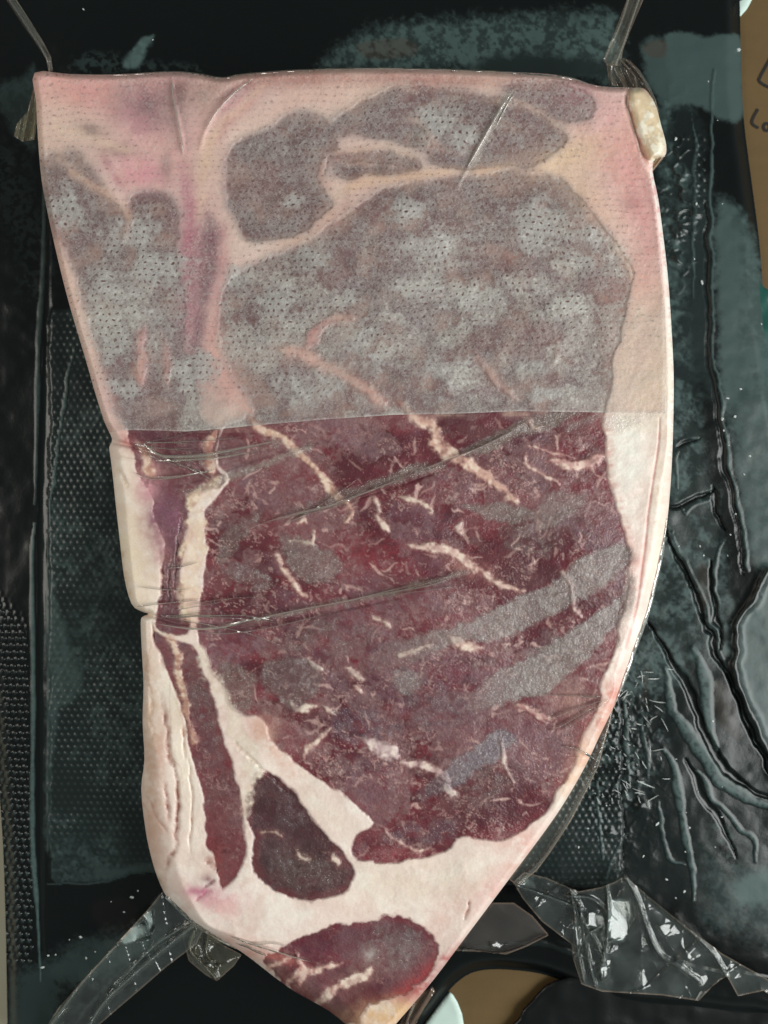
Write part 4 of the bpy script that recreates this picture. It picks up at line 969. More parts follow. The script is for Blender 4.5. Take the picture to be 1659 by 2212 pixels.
# streaks under the sheet: purple bruises and pale tendons
for pts, w, c, k in [([(446, 465), (458, 540), (444, 640), (428, 720), (416, 820), (412, 900)], 24, (108, 58, 84), 0.85), ([(392, 330), (408, 420), (404, 520), (398, 640), (404, 760)], 22, (188, 104, 134), 0.65), ([(478, 470), (484, 560), (470, 650), (462, 730)], 16, (206, 140, 152), 0.6),
                     ([(576, 180), (510, 240), (458, 300), (442, 350), (436, 410), (424, 470)], 18, (240, 214, 188), 0.85), ([(560, 205), (500, 262), (462, 316)], 10, (204, 130, 136), 0.6), ([(104, 262), (170, 290), (240, 318), (300, 330)], 16, (242, 222, 200), 0.8), ([(84, 420), (110, 500), (150, 590), (182, 690), (212, 790), (244, 880)], 13, (238, 208, 190), 0.8),
                     ([(706, 335), (760, 322), (850, 322), (905, 342)], 11, (238, 212, 190), 0.8), ([(706, 440), (760, 408), (830, 388), (930, 374), (1040, 366), (1130, 362)], 15, (240, 212, 182), 0.85), ([(600, 525), (660, 510), (700, 482), (724, 446)], 15, (238, 208, 188), 0.8), ([(1056, 212), (1120, 228), (1178, 252), (1226, 288)], 11, (236, 210, 190), 0.85), ([(736, 238), (790, 206), (850, 186), (900, 200)], 12, (236, 206, 186), 0.8), ([(900, 280), (930, 310), (960, 322), (1000, 330)], 8, (226, 196, 178), 0.6), ([(930, 205), (960, 240), (1000, 262)], 7, (220, 188, 174), 0.6),
                     ([(220, 338), (244, 366), (262, 396)], 9, (168, 76, 104), 0.8), ([(340, 700), (352, 760), (362, 830)], 9, (214, 150, 150), 0.6), ([(300, 690), (304, 760), (298, 840)], 12, (222, 168, 158), 0.65), ([(590, 748), (640, 760), (700, 786), (760, 822), (820, 862), (850, 886)], 20, (226, 184, 172), 0.85), ([(662, 750), (688, 712), (728, 686)], 14, (212, 140, 142), 0.8), ([(1030, 772), (1066, 816), (1110, 860)], 11, (220, 186, 176), 0.7), ([(880, 620), (920, 640), (960, 636)], 7, (206, 172, 162), 0.5), ([(1190, 700), (1200, 760), (1196, 800)], 14, (206, 172, 162), 0.5),
                     ([(1250, 440), (1300, 500), (1345, 560), (1372, 640)], 14, (238, 208, 178), 0.6), ([(1345, 860), (1350, 780), (1370, 700), (1395, 640)], 34, (232, 216, 200), 0.75), ([(1290, 300), (1320, 360), (1340, 400)], 10, (214, 150, 138), 0.5)]:
    sl, d, t = g.line(pts, w * 1.8)
    m_ = np.clip(k * np.exp(-(d / (w * 0.52)) ** 2) * np.clip(np.minimum(t, 1 - t) * 6 + 0.25, 0, 1) * (0.9 + 0.5 * n3[sl] + 0.3 * n2[sl]), 0, 1)[..., None]
    col[sl] = col[sl] * (1 - m_) + lin(*c) * m_
    if c[1] > 130: seam_m[sl] = np.maximum(seam_m[sl], 0.8 * m_[..., 0])
# colour under the wet sheet blurred: light scatter in the sheet baked in
for q_ in range(3):
    bq = blur(blur(col[..., q_], 3), 2); wq = (1 - sstep(885, 925, Y)); col[..., q_] = col[..., q_] * (1 - wq) + bq * wq
# rough white frost along the right rim
rimf = (1 - sstep(3, 12, sd)) * (X > 1380) * (Y > 340) * (Y < 1000) * sstep(-0.2, 0.3, n4 + n3)
col = mixc(col, lin(240, 238, 230), 0.8 * rimf)
lump = g.sdf([(1364, 196), (1396, 200), (1418, 236), (1428, 276), (1440, 316), (1436, 340), (1412, 350), (1394, 335), (1380, 290), (1362, 240)], 24, 3)
lm = sstep(-4, 4, lump)
col = mixc(col, mixc(np.broadcast_to(lin(212, 190, 156), X.shape + (3,)), lin(236, 228, 208), sstep(-0.2, 0.6, n3 + 0.5 * n2)), 0.92 * lm)
col = mixc(col, lin(160, 112, 92), 0.6 * np.exp(-((lump + 3) / 5) ** 2) * (X < 1402))

# ---- heights
ZB = 0.0030
THICK = 0.0262
wfield = np.full(X.shape, 13.0, F32)
wfield += 46 * sstep(1500, 1800, Y) * (1 - sstep(360, 460, X))
wfield += 30 * sstep(1990, 2060, Y) * (1 - sstep(720, 860, X)) + 18 * (1 - sstep(250, 330, X)) * sstep(900, 1000, Y) * (1 - sstep(1250, 1330, Y))
wfield += 16 * (X > 1330) * sstep(950, 1100, Y)
drp = 0.0075 + 0.006 * sstep(1500, 1800, Y) * (1 - sstep(420, 900, X))
t = np.clip(1 - sd / wfield, 0, 1)
Zs = ZB + THICK - drp * (1 - np.sqrt(np.clip(1 - t * t, 0, 1)))
Zs += 0.0009 * fbm(X, Y, 240, 2, 171) + 0.00025 * n1 + 0.00010 * n2
Zs -= 0.00045 * np.clip(lean_m - seam_m, 0, 1) * (1 - 0.5 * sstep(0, 1, seam_m))
Zs += 0.0012 * sstep(0, 18, lump) + 0.0002 * lm * n2 - 0.0014 * np.exp(-((lump + 3) / 6) ** 2)
Zs += 0.0003 * rimf
Zs -= 0.00025 * groove_r + 0.0007 * fiss + 0.00002 * n4
Zs -= 0.004 * sstep(1900, 2240, Y) * (1 - sstep(700, 1000, X - (2200 - Y)))
CREASE = [  # valleys and ridges pressed into the film: line, width, height in metres
    ([(300, 1322), (330, 1330), (380, 1345), (440, 1352), (520, 1345)], 10, -0.0020), ([(440, 1348), (520, 1342), (600, 1326), (680, 1310), (760, 1296), (860, 1272), (960, 1246), (1010, 1234)], 7, 0.0010), ([(440, 1360), (520, 1356), (620, 1340), (760, 1312), (900, 1282)], 8, -0.0008),
    ([(236, 950), (262, 958), (300, 968), (330, 985)], 10, -0.0022), ([(240, 985), (270, 990), (298, 996)], 5, 0.0008),
    ([(300, 950), (330, 975), (360, 985), (440, 982), (520, 968), (610, 952)], 9, 0.0009), ([(330, 998), (420, 994), (500, 988), (560, 978)], 6, 0.0007), ([(320, 1032), (380, 1030), (440, 1022), (480, 1010)], 5, 0.0007), ([(370, 1060), (457, 1034), (536, 1005), (658, 968), (740, 955)], 9, 0.0009),
    ([(560, 1130), (640, 1108), (720, 1090), (820, 1050), (900, 1022), (940, 1010)], 9, 0.0010), ([(700, 1105), (800, 1068), (900, 1035), (960, 1012)], 7, -0.0008), ([(960, 995), (1020, 972), (1080, 945), (1130, 915), (1165, 895)], 9, 0.0008),
    ([(360, 1230), (400, 1224), (430, 1215)], 5, 0.0007), ([(290, 1268), (360, 1274), (420, 1272)], 5, 0.0007), ([(300, 1310), (380, 1300), (440, 1295)], 5, 0.0008),
    ([(372, 160), (372, 200), (380, 240), (392, 300), (395, 330)], 9, 0.0012), ([(548, 165), (500, 205), (460, 250), (440, 290), (430, 330)], 12, 0.0012), ([(1108, 195), (1085, 225), (1060, 270), (1035, 315), (1010, 362), (985, 410)], 8, 0.0012), ([(470, 215), (510, 190), (540, 172)], 14, -0.0014),
    ([(499, 2023), (540, 2038), (586, 2052), (630, 2066), (671, 2078), (720, 2100)], 6, 0.0008), ([(1215, 1610), (1250, 1618), (1290, 1640)], 6, 0.0008), ([(1220, 1630), (1260, 1634), (1300, 1660)], 6, -0.0006),
]
for pts, w, h in CREASE:
    sl, d, tt = g.line(pts, w * 2.2, False)
    if d.size:
        Zs[sl] += (0.45 * h if h > 0 else 0.7 * h) * np.exp(-(d / (w * 0.5)) ** 2) * np.clip(np.minimum(tt, 1 - tt) * 8 + 0.15, 0, 1)

steak_c = (*P(800, 1150, ZB), ZB)
steak = empty('vacuum_packed_steak', steak_c, 'marbled raw beef steak in clear film, upper half covered by a perforated white sheet', 'steak')
fm = face_mask(sd, -0.7 * ST)
GX, GY = snap(X, Y, sd, fm, ST)
owner = np.zeros(X.shape, np.int16)
names = ['fat']
for i, (nme, _) in enumerate(MUSCLES):
    owner[mus_sd[nme] + 0.5 * n4 + 1.0 * n3 > 0] = i + 1; names.append('muscle')
for i in range(len(SEAMS)):
    names.append('fat_seam')
owner = np.where(seam_id > 0, seam_id + len(MUSCLES), owner)
fo = owner[:-1, :-1]
mlab = {'left': 'gray lean of the left side', 'round': 'round lean under the sheet', 'rib_eye': 'large dark red marbled lean', 'strip': 'narrow red lean strip beside white fat', 'oval': 'dark brown oval lean', 'tail': 'dark red lean at the lower tip'}
mus_obj = {}
for i in range(len(names)):
    m = fm & (fo == i)
    if m.sum() < 6: continue
    par = steak
    if names[i] == 'fat_seam':
        q = np.array(SEAMS[i - 1 - len(MUSCLES)][0][len(SEAMS[i - 1 - len(MUSCLES)][0]) // 2])
        iy, ix = int((q[1] - g.y0) / ST), int((q[0] - g.x0) / ST)
        bst = max(mus_obj, key=lambda k_: mus_sd[k_][iy, ix])
        if mus_sd[bst][iy, ix] > -12: par = mus_obj[bst]
    o = grid_obj(names[i], m, GX, GY, Zs, M_FAT if names[i] != 'muscle' else M_MUSCLE, par, {'Col': col}, steak_c)
    if names[i] == 'muscle': mus_obj[MUSCLES[i - 1][0]] = o
    if names[i] == 'muscle':
        k = MUSCLES[i - 1][0]
        if k in mlab: o['label'] = mlab[k]
# side wall
f = grid_faces(fm); e = border_edges(f)
vi = np.unique(e); lut = np.zeros(X.size, np.int32); lut[vi] = np.arange(len(vi)); n = len(vi)
zt = Zs.ravel()[vi]; x0, y0 = P(GX.ravel()[vi], GY.ravel()[vi], zt)
rows = []; cols = []
cw = np.maximum(col.reshape(-1, 3)[vi], lin(150, 110, 95))
for k, (fz, sx) in enumerate([(1.0, 1.0), (0.7, 1.006), (0.4, 1.004), (0.12, 0.992), (0.0, 0.975)]):
    zz = ZB - 0.0012 + (zt - ZB + 0.0012) * fz
    rows.append(np.stack([x0 * sx, y0 * sx, zz], 1)); cols.append(cw)
co = np.vstack(rows)
ef = np.vstack([np.stack([lut[e[:, 1]] + k * n, lut[e[:, 0]] + k * n, lut[e[:, 0]] + (k + 1) * n, lut[e[:, 1]] + (k + 1) * n], 1) for k in range(4)])
raw_mesh('side_wall', co, ef, M_FAT, steak, {'Col': np.vstack(cols)}, True, steak_c)

# ---- the perforated sheet over the upper half
PAD = [(40, 120), (1350, 120), (1360, 192), (1356, 232), (1374, 292), (1388, 345), (1404, 376), (1416, 440), (1427, 540), (1436, 640), (1440, 780), (1436, 893), (1300, 891), (1120, 888), (1000, 893), (850, 896), (700, 906), (550, 919), (460, 928), (400, 932), (340, 930), (290, 929), (262, 930), (200, 940), (40, 600)]
pd = np.minimum(g.sdf_big(PAD, 1), sd)
pm = face_mask(pd, -0.7 * ST)
PX, PY = snap(X, Y, pd, pm, ST)
Zpad = Zs + 0.00035 + 0.0001 * n2
dry = np.zeros(X.shape, F32)
for cx_, cy_, rx, ry in [(150, 450, 48, 46), (290, 510, 62, 46), (335, 580, 76, 44), (245, 620, 66, 54), (290, 690, 92, 40), (240, 745, 58, 36), (215, 690, 30, 50), (268, 836, 36, 18), (632, 432, 18, 14), (512, 606, 34, 30), (598, 645, 44, 34), (650, 842, 50, 34),
                         (752, 640, 22, 18), (780, 735, 40, 40), (880, 455, 44, 34), (940, 535, 80, 34), (1165, 470, 76, 46), (1150, 520, 50, 36), (1285, 515, 40, 34), (1240, 660, 46, 22), (1150, 795, 46, 22), (1010, 640, 60, 34), (935, 262, 58, 42), (1005, 300, 36, 30), (1060, 640, 60, 40),
                         (900, 620, 60, 26), (1180, 850, 50, 20), (690, 560, 50, 30), (720, 820, 60, 50), (960, 800, 70, 40), (820, 780, 40, 30), (420, 800, 60, 50), (1250, 560, 30, 24)]:
    q = 1 - np.hypot((X - cx_) / rx, (Y - cy_) / ry)
    dry = np.maximum(dry, sstep(-0.35, 0.75, q + 0.40 * n2 + 0.22 * n3))
sbl = blur(blur(seam_m, 3), 3); dry = dry * (1 - 0.75 * sbl)
veil2 = fbm(X + n2 * 18, Y + n1 * 12, 64, 5, 181, 0.62)
fib = np.abs(fbm(X + n3 * 5, Y + n4 * 4, 11, 3, 185, 0.6)); fib = 1 - sstep(0.0, 0.16, fib)
cloud = sstep(-0.05, 0.45, fbm(X + n2 * 20, Y + n3 * 10, 80, 5, 187, 0.62)) * sstep(460, 620, Y + 0.12 * (X - 700))
pal = 0.44 + 0.16 * veil2 + 0.10 * n3 + (0.16 * fib + 0.15 * cloud) * (1 - 0.7 * sbl)
pal = pal * (1 - dry) + (0.72 + 0.10 * n3 + 0.08 * veil2) * dry
# wet sheet is clearer where it lies on fat
lean_d = sstep(-12, -3, np.maximum.reduce(list(mus_sd.values())))
wetfat = blur(blur(np.clip(1 - lean_d + 0.8 * seam_m, 0, 1), 3), 3)
pal = pal * (1 - 0.58 * wetfat * (1 - dry))
pcol = lin(174, 163, 161)[None, None, :] * np.ones(X.shape + (1,), F32)
pcol = mixc(pcol, lin(187, 183, 179), 0.8 * dry)
pcol = mixc(pcol, lin(234, 216, 208), 0.8 * wetfat * (1 - dry))
pcol = mixc(pcol, lin(176, 142, 138), 0.35 * sstep(0, 0.6, n1) * (1 - dry))
pcol = mixc(pcol, lin(200, 196, 188), 0.5 * cloud + 0.25 * fib)
hs = 0.85 + 0.15 * dry - 0.12 * wetfat
hs = hs * (1 - 0.8 * sstep(862, 885, Y + 0.02 * X)) * (1 - 0.45 * sstep(700, 820, Y) * sstep(640, 760, X))
hs = hs * np.clip(0.78 + 0.35 * n2 + 0.25 * n3, 0.25, 1) * (1 - 0.02 * wetfat)
pal = pal + 0.30 * (1 - sstep(0, 5, pd)) * (sd > 8)
Zpad = Zpad + 0.0005 * (1 - sstep(0, 26, pd)) * (sd > 8)
hole = np.stack([(X + 9 * n1 + 3 * n2 + 0.03 * Y) / 14.9, (Y + 9 * fbm(X, Y, 150, 2, 183) + 3 * n2 + 0.012 * X) / 14.5, np.zeros_like(X)], 2)
grid_obj('perforated_sheet', pm, PX, PY, Zpad, M_PAD, steak, {'Col': pcol, 'Alpha': pal, 'HoleStrength': hs, 'Hole': hole}, steak_c)['label'] = 'thin white perforated absorbent sheet, wet and see-through'

# ---- frost patches between film and meat below the sheet
FROST = [
    ([(1290, 1192), (1330, 1176), (1370, 1190), (1355, 1225), (1310, 1262), (1240, 1306), (1160, 1346), (1080, 1376), (1000, 1388), (930, 1412), (870, 1442), (795, 1452), (772, 1440), (800, 1412), (880, 1382), (960, 1360), (1040, 1330), (1100, 1302), (1170, 1270), (1235, 1222)], 0.80, (166, 156, 148)),
    ([(1372, 1236), (1368, 1300), (1345, 1345), (1300, 1392), (1250, 1442), (1190, 1492), (1130, 1512), (1060, 1532), (1020, 1540), (1010, 1512), (1050, 1470), (1090, 1440), (1150, 1412), (1210, 1372), (1270, 1342), (1332, 1290)], 0.82, (168, 160, 152)),
    ([(1100, 1580), (1114, 1608), (1050, 1652), (980, 1702), (912, 1732), (898, 1716), (950, 1670), (1010, 1620), (1060, 1588)], 0.72, (140, 136, 142)),
    ([(1180, 893), (1262, 897), (1150, 936), (1060, 972), (1000, 985), (960, 1000), (1010, 962), (1080, 932)], 0.70, (150, 138, 126)),
    ([(960, 998), (985, 990), (940, 1016), (820, 1056), (720, 1094), (620, 1124), (596, 1114), (700, 1072), (800, 1036), (900, 1004)], 0.66, (140, 126, 116)),
    ([(473, 1234), (515, 1214), (544, 1225), (589, 1251), (584, 1272), (544, 1276), (525, 1255)], 0.66, (138, 112, 108)),
    ([(608, 1150), (660, 1168), (732, 1200), (728, 1240), (682, 1262), (640, 1242), (612, 1194)], 0.70, (144, 124, 118)),
    ([(465, 1200), (500, 1140), (560, 1104), (566, 1120), (525, 1170), (482, 1216)], 0.55, (138, 118, 110)),
    ([(565, 1440), (620, 1418), (682, 1440), (692, 1480), (662, 1522), (620, 1536), (592, 1502), (570, 1482)], 0.66, (130, 108, 104)),
    ([(480, 1432), (542, 1450), (556, 1482), (532, 1552), (490, 1512)], 0.55, (144, 122, 112)),
    ([(1000, 1096), (1030, 1084), (1120, 1098), (1168, 1114), (1130, 1132), (1060, 1122)], 0.66, (152, 138, 130)),
    ([(1180, 1066), (1240, 1060), (1262, 1090), (1210, 1130), (1170, 1150), (1160, 1110)], 0.52, (158, 142, 134)),
    ([(710, 1545), (760, 1528), (840, 1550), (870, 1580), (820, 1602), (740, 1600)], 0.42, (124, 108, 120)),
    ([(860, 1440), (900, 1448), (912, 1490), (880, 1510), (852, 1480)], 0.60, (168, 158, 152)),
    ([(700, 1380), (760, 1350), (820, 1360), (790, 1400), (720, 1420)], 0.35, (140, 116, 110)),
    ([(600, 1380), (680, 1340), (740, 1330), (720, 1370), (640, 1410)], 0.40, (134, 110, 104)),
    ([(1300, 905), (1350, 890), (1420, 892), (1380, 915), (1330, 935), (1306, 930)], 0.55, (232, 226, 214)),
    ([(1230, 922), (1296, 892), (1290, 905), (1240, 930)], 0.55, (172, 156, 148)),
    ([(1345, 1195), (1366, 1180), (1378, 1210), (1360, 1222)], 0.75, (222, 196, 184)),
    ([(1350, 1235), (1376, 1226), (1372, 1300), (1356, 1350), (1340, 1400), (1332, 1390)], 0.60, (222, 206, 194)),
    ([(380, 1062), (460, 1038), (560, 1000), (660, 962), (668, 970), (560, 1014), (470, 1054), (400, 1070)], 0.62, (168, 158, 144)),
    ([(285, 950), (330, 960), (360, 984), (520, 972), (600, 952), (604, 964), (520, 988), (370, 1002), (320, 985)], 0.50, (140, 124, 114)),
    ([(470, 1350), (600, 1324), (760, 1292), (900, 1258), (1010, 1232), (1012, 1240), (900, 1270), (760, 1304), (600, 1336), (480, 1360)], 0.60, (152, 136, 122)),
    ([(1080, 225), (1108, 192), (1108, 214), (1060, 300), (1010, 380), (996, 384)], 0.55, (206, 200, 186)),
    ([(940, 1010), (1040, 1060), (1100, 1090), (1080, 1130), (1000, 1120), (940, 1070)], 0.0, (150, 130, 124)),
    ([(1090, 1110), (1160, 1120), (1200, 1150), (1180, 1200), (1110, 1190), (1080, 1150)], 0.42, (156, 140, 132)),
    ([(880, 1490), (940, 1470), (1010, 1520), (960, 1580), (890, 1560)], 0.34, (134, 116, 120)),
    ([(1000, 1660), (1080, 1640), (1120, 1680), (1060, 1730), (980, 1740)], 0.34, (136, 116, 110)),
    ([(800, 2020), (850, 1996), (900, 2020), (900, 2080), (840, 2090), (800, 2060)], 0.42, (150, 134, 128)),
    ([(600, 1700), (650, 1730), (660, 1780), (610, 1780)], 0.34, (128, 108, 112)), ([(600, 1830), (690, 1850), (720, 1910), (640, 1920), (580, 1870)], 0.36, (124, 106, 98)),
    ([(820, 1810), (900, 1780), (1000, 1770), (980, 1800), (880, 1830)], 0.40, (120, 100, 112)),
    ([(420, 1420), (450, 1500), (470, 1590), (450, 1620), (425, 1560), (405, 1480)], 0.45, (128, 108, 104)),
]
tex_f = sstep(-0.45, 0.35, fbm(X, Y, 16, 4, 191, 0.66))
FADE = {(1290, 1192): (770, 1080), (1372, 1236): (1000, 1130), (1100, 1580): (890, 1010), (1180, 893): (940, 1060), (960, 998): (590, 800), (470, 1350): (440, 700), (380, 1062): (370, 460)}
for poly, al, c in FROST:
    if al <= 0: continue
    strong = al > 0.5
    s = g.sdf(poly, 20, 3) + 1.6 * n4 + 3.5 * n3
    fx0, fx1 = FADE.get(poly[0], (-9e3, -8e3))
    al = al * 0.72 * (0.25 + 0.75 * sstep(fx0, fx1, X))
    a_ = al * sstep(-6 if strong else -14, 7 if strong else 14, s) * (0.74 + 0.26 * tex_f if strong else 0.2 + 0.8 * tex_f)
    m = fm & (fc(a_) > 0.03)
    m &= ~(pm & (fc(pd) > 3)) if poly[0][1] > 800 else True
    if m.sum() < 20: continue
    c = (c[0] * 1.02, c[1] * 1.0, c[2] * 1.02)
    cc = mixc(np.broadcast_to(lin(*c), X.shape + (3,)), lin(206, 198, 196), 0.35 * sstep(0.1, 0.8, n4 + 0.7 * n3))
    grid_obj('frost_patch', m, GX, GY, Zs, M_FROST, steak, {'Col': cc, 'Alpha': a_}, steak_c, 0.0007 if poly[0][1] < 800 else 0.00028)

# ---- pressed folds of film: narrow clear ridges lying on the meat
def ridge(pts, w, h, parent, alpha, c, name='film_fold'):
    p = smooth_open(pts, 10); n = len(p)
    t = np.gradient(p, axis=0); t /= np.maximum(np.hypot(t[:, 0], t[:, 1])[:, None], 1e-6); nn = np.stack([-t[:, 1], t[:, 0]], 1)
    tt = np.linspace(0, 1, n); tap = np.clip(np.minimum(tt, 1 - tt) * 6, 0.12, 1)
    prof = [(-1, -0.15), (-0.55, 0.35), (-0.15, 0.95), (0.25, 0.8), (0.6, 0.25), (1, -0.15)]
    rows = []
    for a_, hh in prof:
        q = p + nn * (a_ * w * 0.5 * tap)[:, None]
        iy = np.clip(((q[:, 1] - g.y0) / ST).astype(int), 0, g.ny - 1); ix = np.clip(((q[:, 0] - g.x0) / ST).astype(int), 0, g.nx - 1)
        z = Zs[iy, ix] + 0.00045 + h * hh * tap
        x, y = P(q[:, 0], q[:, 1], z); rows.append(np.stack([x, y, z], 1))
    k = len(prof)
    co = np.stack(rows, 1).reshape(-1, 3)
    f = np.array([[i * k + j, i * k + j + 1, (i + 1) * k + j + 1, (i + 1) * k + j] for i in range(n - 1) for j in range(k - 1)])
    return raw_mesh(name, co, f[:, ::-1], M_FILM, parent, {'Col': np.tile(lin(*c), (len(co), 1)), 'Alpha': np.full(len(co), alpha)}, True, steak_c)
rf = random.Random(5)
more = []
for (x_, y_), (a0, a1), L_, n_ in [((322, 1330), (-0.35, 0.12), 330, 8), ((262, 958), (-0.12, 0.4), 300, 7), ((1330, 1500), (2.5, 3.3), 190, 5), ((600, 1140), (-0.5, -0.2), 260, 3), ((760, 1300), (-0.4, -0.1), 240, 3), ((500, 2030), (0.1, 0.6), 160, 3)]:
    for _ in range(n_):
        a_ = rf.uniform(a0, a1); l_ = L_ * rf.uniform(0.4, 1.0); st_ = rf.uniform(0.05, 0.3) * l_; k_ = rf.uniform(-0.12, 0.12)
        more.append(([(x_ + math.cos(a_ + k_ * q) * (st_ + (l_ - st_) * q), y_ + math.sin(a_ + k_ * q) * (st_ + (l_ - st_) * q) + rf.uniform(-3, 3)) for q in (0, 0.33, 0.66, 1)], rf.uniform(2.5, 4.5), rf.uniform(0.10, 0.24)))
for pts, w, al in more + [([(310, 958), (335, 978), (365, 986), (440, 983), (520, 968), (600, 952)], 9, 0.3), ([(330, 996), (420, 993), (490, 986), (540, 976)], 6, 0.3), ([(318, 1032), (380, 1029), (430, 1022), (462, 1014)], 5, 0.35), ([(288, 1020), (330, 1036), (400, 1030)], 4, 0.3),
                   ([(360, 1228), (395, 1224), (428, 1214)], 4, 0.35), ([(300, 1268), (360, 1274), (410, 1273)], 4, 0.3), ([(290, 1310), (370, 1302), (430, 1296)], 4, 0.35), ([(330, 1346), (400, 1356), (470, 1355), (560, 1336), (640, 1319), (760, 1296), (880, 1266)], 7, 0.35),
                   ([(420, 1366), (500, 1368), (600, 1352), (720, 1322)], 4, 0.22), ([(560, 1132), (640, 1110), (720, 1090), (800, 1060), (880, 1030)], 7, 0.28), ([(270, 990), (240, 986)], 4, 0.4), ([(372, 172), (374, 205), (382, 250), (393, 310), (396, 336)], 6, 0.45), ([(1106, 198), (1086, 228), (1060, 272), (1034, 318), (1008, 364)], 8, 0.5), ([(1114, 196), (1096, 226), (1070, 276)], 5, 0.4),
                   ([(548, 168), (505, 200), (465, 244), (442, 284)], 7, 0.25), ([(499, 2023), (540, 2038), (586, 2052), (630, 2066), (671, 2078)], 5, 0.5), ([(396, 1972), (360, 1938), (372, 1950), (420, 1995), (470, 2028), (510, 2050)], 7, 0.55), ([(1214, 1612), (1252, 1620), (1284, 1640)], 5, 0.3), ([(900, 1018), (960, 996), (1040, 965), (1120, 925)], 6, 0.25)]:
    ridge(pts, w, 0.0007, steak, min(al * 1.5, 0.7), (176, 164, 150))

# thin film hem on right and top rims, its highlight painted as pale colour
hem = [(1441, 1120), (1432, 1186), (1415, 1266), (1396, 1336), (1371, 1406), (1349, 1470), (1326, 1528)]
ridge(hem, 6, 0.0006, steak, 0.75, (246, 240, 228), 'film_hem')
ridge([(80, 158), (240, 162), (370, 156), (430, 161), (480, 169), (530, 161), (640, 153), (800, 149), (950, 151), (1080, 156), (1220, 167), (1290, 186), (1380, 190)], 5, 0.0006, steak, 0.62, (222, 212, 202), 'film_hem')

# ---- loose film: corner tails and crumpled flaps
def flap(name, poly, zfun, parent, seed, folds=5, amp=0.002, creases=(), glints=(), alpha=0.05, c=(170, 176, 170), edge=0.45, st=2.5, smooth=1, origin=None, spots=()):
    gg = Grid(min(p[0] for p in poly) - 8, min(p[1] for p in poly) - 8, max(p[0] for p in poly) + 8, max(p[1] for p in poly) + 8, st)
    s = gg.sdf_big(poly, smooth); mk_ = face_mask(s, -0.7 * st)
    FX, FY = snap(gg.X, gg.Y, s, mk_, st)
    r = np.random.default_rng(seed)
    Z = zfun(FX, FY).astype(F32)
    # flat facets that meet in sharp creases
    z = np.zeros(FX.shape, F32)
    for k in range(folds):
        a_ = r.uniform(0, math.pi); per = r.uniform(45, 130)
        q = (FX * math.cos(a_) + FY * math.sin(a_) + fbm(FX, FY, 90, 2, seed * 7 + k) * 16) / per + r.random()
        z += np.abs(np.mod(q, 1) - r.uniform(0.35, 0.65)) * r.uniform(0.5, 1.0)
    z = (z - z.mean()) * amp * 1.6
    al_ = np.full(FX.shape, alpha, F32) + 0.03 * fbm(FX, FY, 30, 3, seed)
    for pts, h, w in creases:
        sl, d, t_ = gg.line(pts, w * 3, False)
        if d.size:
            kk = np.exp(-(d / w) ** 2)
            z[sl] += h * kk; al_[sl] = np.maximum(al_[sl], 0.34 * np.exp(-(d / (w * 0.7)) ** 2))
    for gp, cxy, str_ in glints:
        # a facet tipped so that it mirrors the window to where the camera stands
        sg = sdf_raw(np.array(gp, float), FX, FY); mg = sstep(-4, 2, sg)
        x_, y_ = P(cxy[0], cxy[1], 0.01); pt = np.array([x_, y_, 0.01])
        v = np.array([0, 0, CAM_Z]) - pt; v /= np.linalg.norm(v); l = np.array(LIGHT_POS) - pt; l /= np.linalg.norm(l)
        h_ = v + l; h_ /= np.linalg.norm(h_)
        f_ = K * CAM_Z
        zz = (-h_[0] / h_[2] * (FX - cxy[0]) * f_ + h_[1] / h_[2] * (FY - cxy[1]) * f_) * str_
        z = z * (1 - mg) + (zz + 0.1 * z + float(z[np.clip(int((cxy[1] - gg.y0) / st), 0, gg.ny - 1), np.clip(int((cxy[0] - gg.x0) / st), 0, gg.nx - 1)])) * mg
    Z = np.maximum(Z + z, 0.0003 + 0.0 * Z)
    for sp, sa in spots:  # pale spots painted on the film for window glare
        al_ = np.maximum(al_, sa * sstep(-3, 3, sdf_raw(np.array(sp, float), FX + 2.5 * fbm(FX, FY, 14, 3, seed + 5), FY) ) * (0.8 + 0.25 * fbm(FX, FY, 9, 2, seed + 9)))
    al_ = np.maximum(al_, 0.65 * edge * (1 - sstep(1.0, 3.5, s)))
    cc = mixc(np.broadcast_to(lin(*c), FX.shape + (3,)), lin(196, 164, 140), 0.75 * (1 - sstep(1, 5, s)))
    return grid_obj(name, mk_, FX, FY, Z, M_FILM, parent, {'Col': cc, 'Alpha': np.clip(al_, 0, 0.9)}, steak_c)

flat = lambda z: (lambda x, y: np.full(x.shape, z, F32))
flap('film_tail', [(1303, 128), (1318, 92), (1334, 52), (1352, 4), (1366, -40), (1404, -40), (1388, 4), (1372, 42), (1358, 76), (1346, 108), (1340, 142), (1312, 142)], lambda x, y: 0.020 - (150 - y) * 0.00004 + 0.006 * np.abs(np.mod((x + 0.4 * y - 1330) / 24, 1) - 0.5), steak, 3, 2, 0.0012,
     [([(1306, 128), (1340, 52), (1370, -40)], 0.003, 4), ([(1330, 140), (1352, 80), (1390, -30)], 0.003, 4)], [([(1316, 92), (1334, 84), (1336, 112), (1318, 118)], (1326, 102), 1.0)], 0.13, (190, 184, 172))
flap('film_tail', [(1310, 138), (1340, 124), (1360, 130), (1382, 152), (1400, 180), (1416, 214), (1424, 246), (1400, 215), (1388, 192), (1350, 188), (1316, 184)], lambda x, y: 0.018 + 0.004 * np.abs(np.mod((x - y * 0.5) / 22, 1) - 0.5), steak, 5, 3, 0.0018,
     [([(1340, 130), (1368, 160), (1376, 190)], 0.003, 3), ([(1350, 128), (1385, 165), (1410, 215)], 0.003, 3), ([(1318, 140), (1322, 184)], 0.002, 3)], (), 0.16, (170, 150, 132))
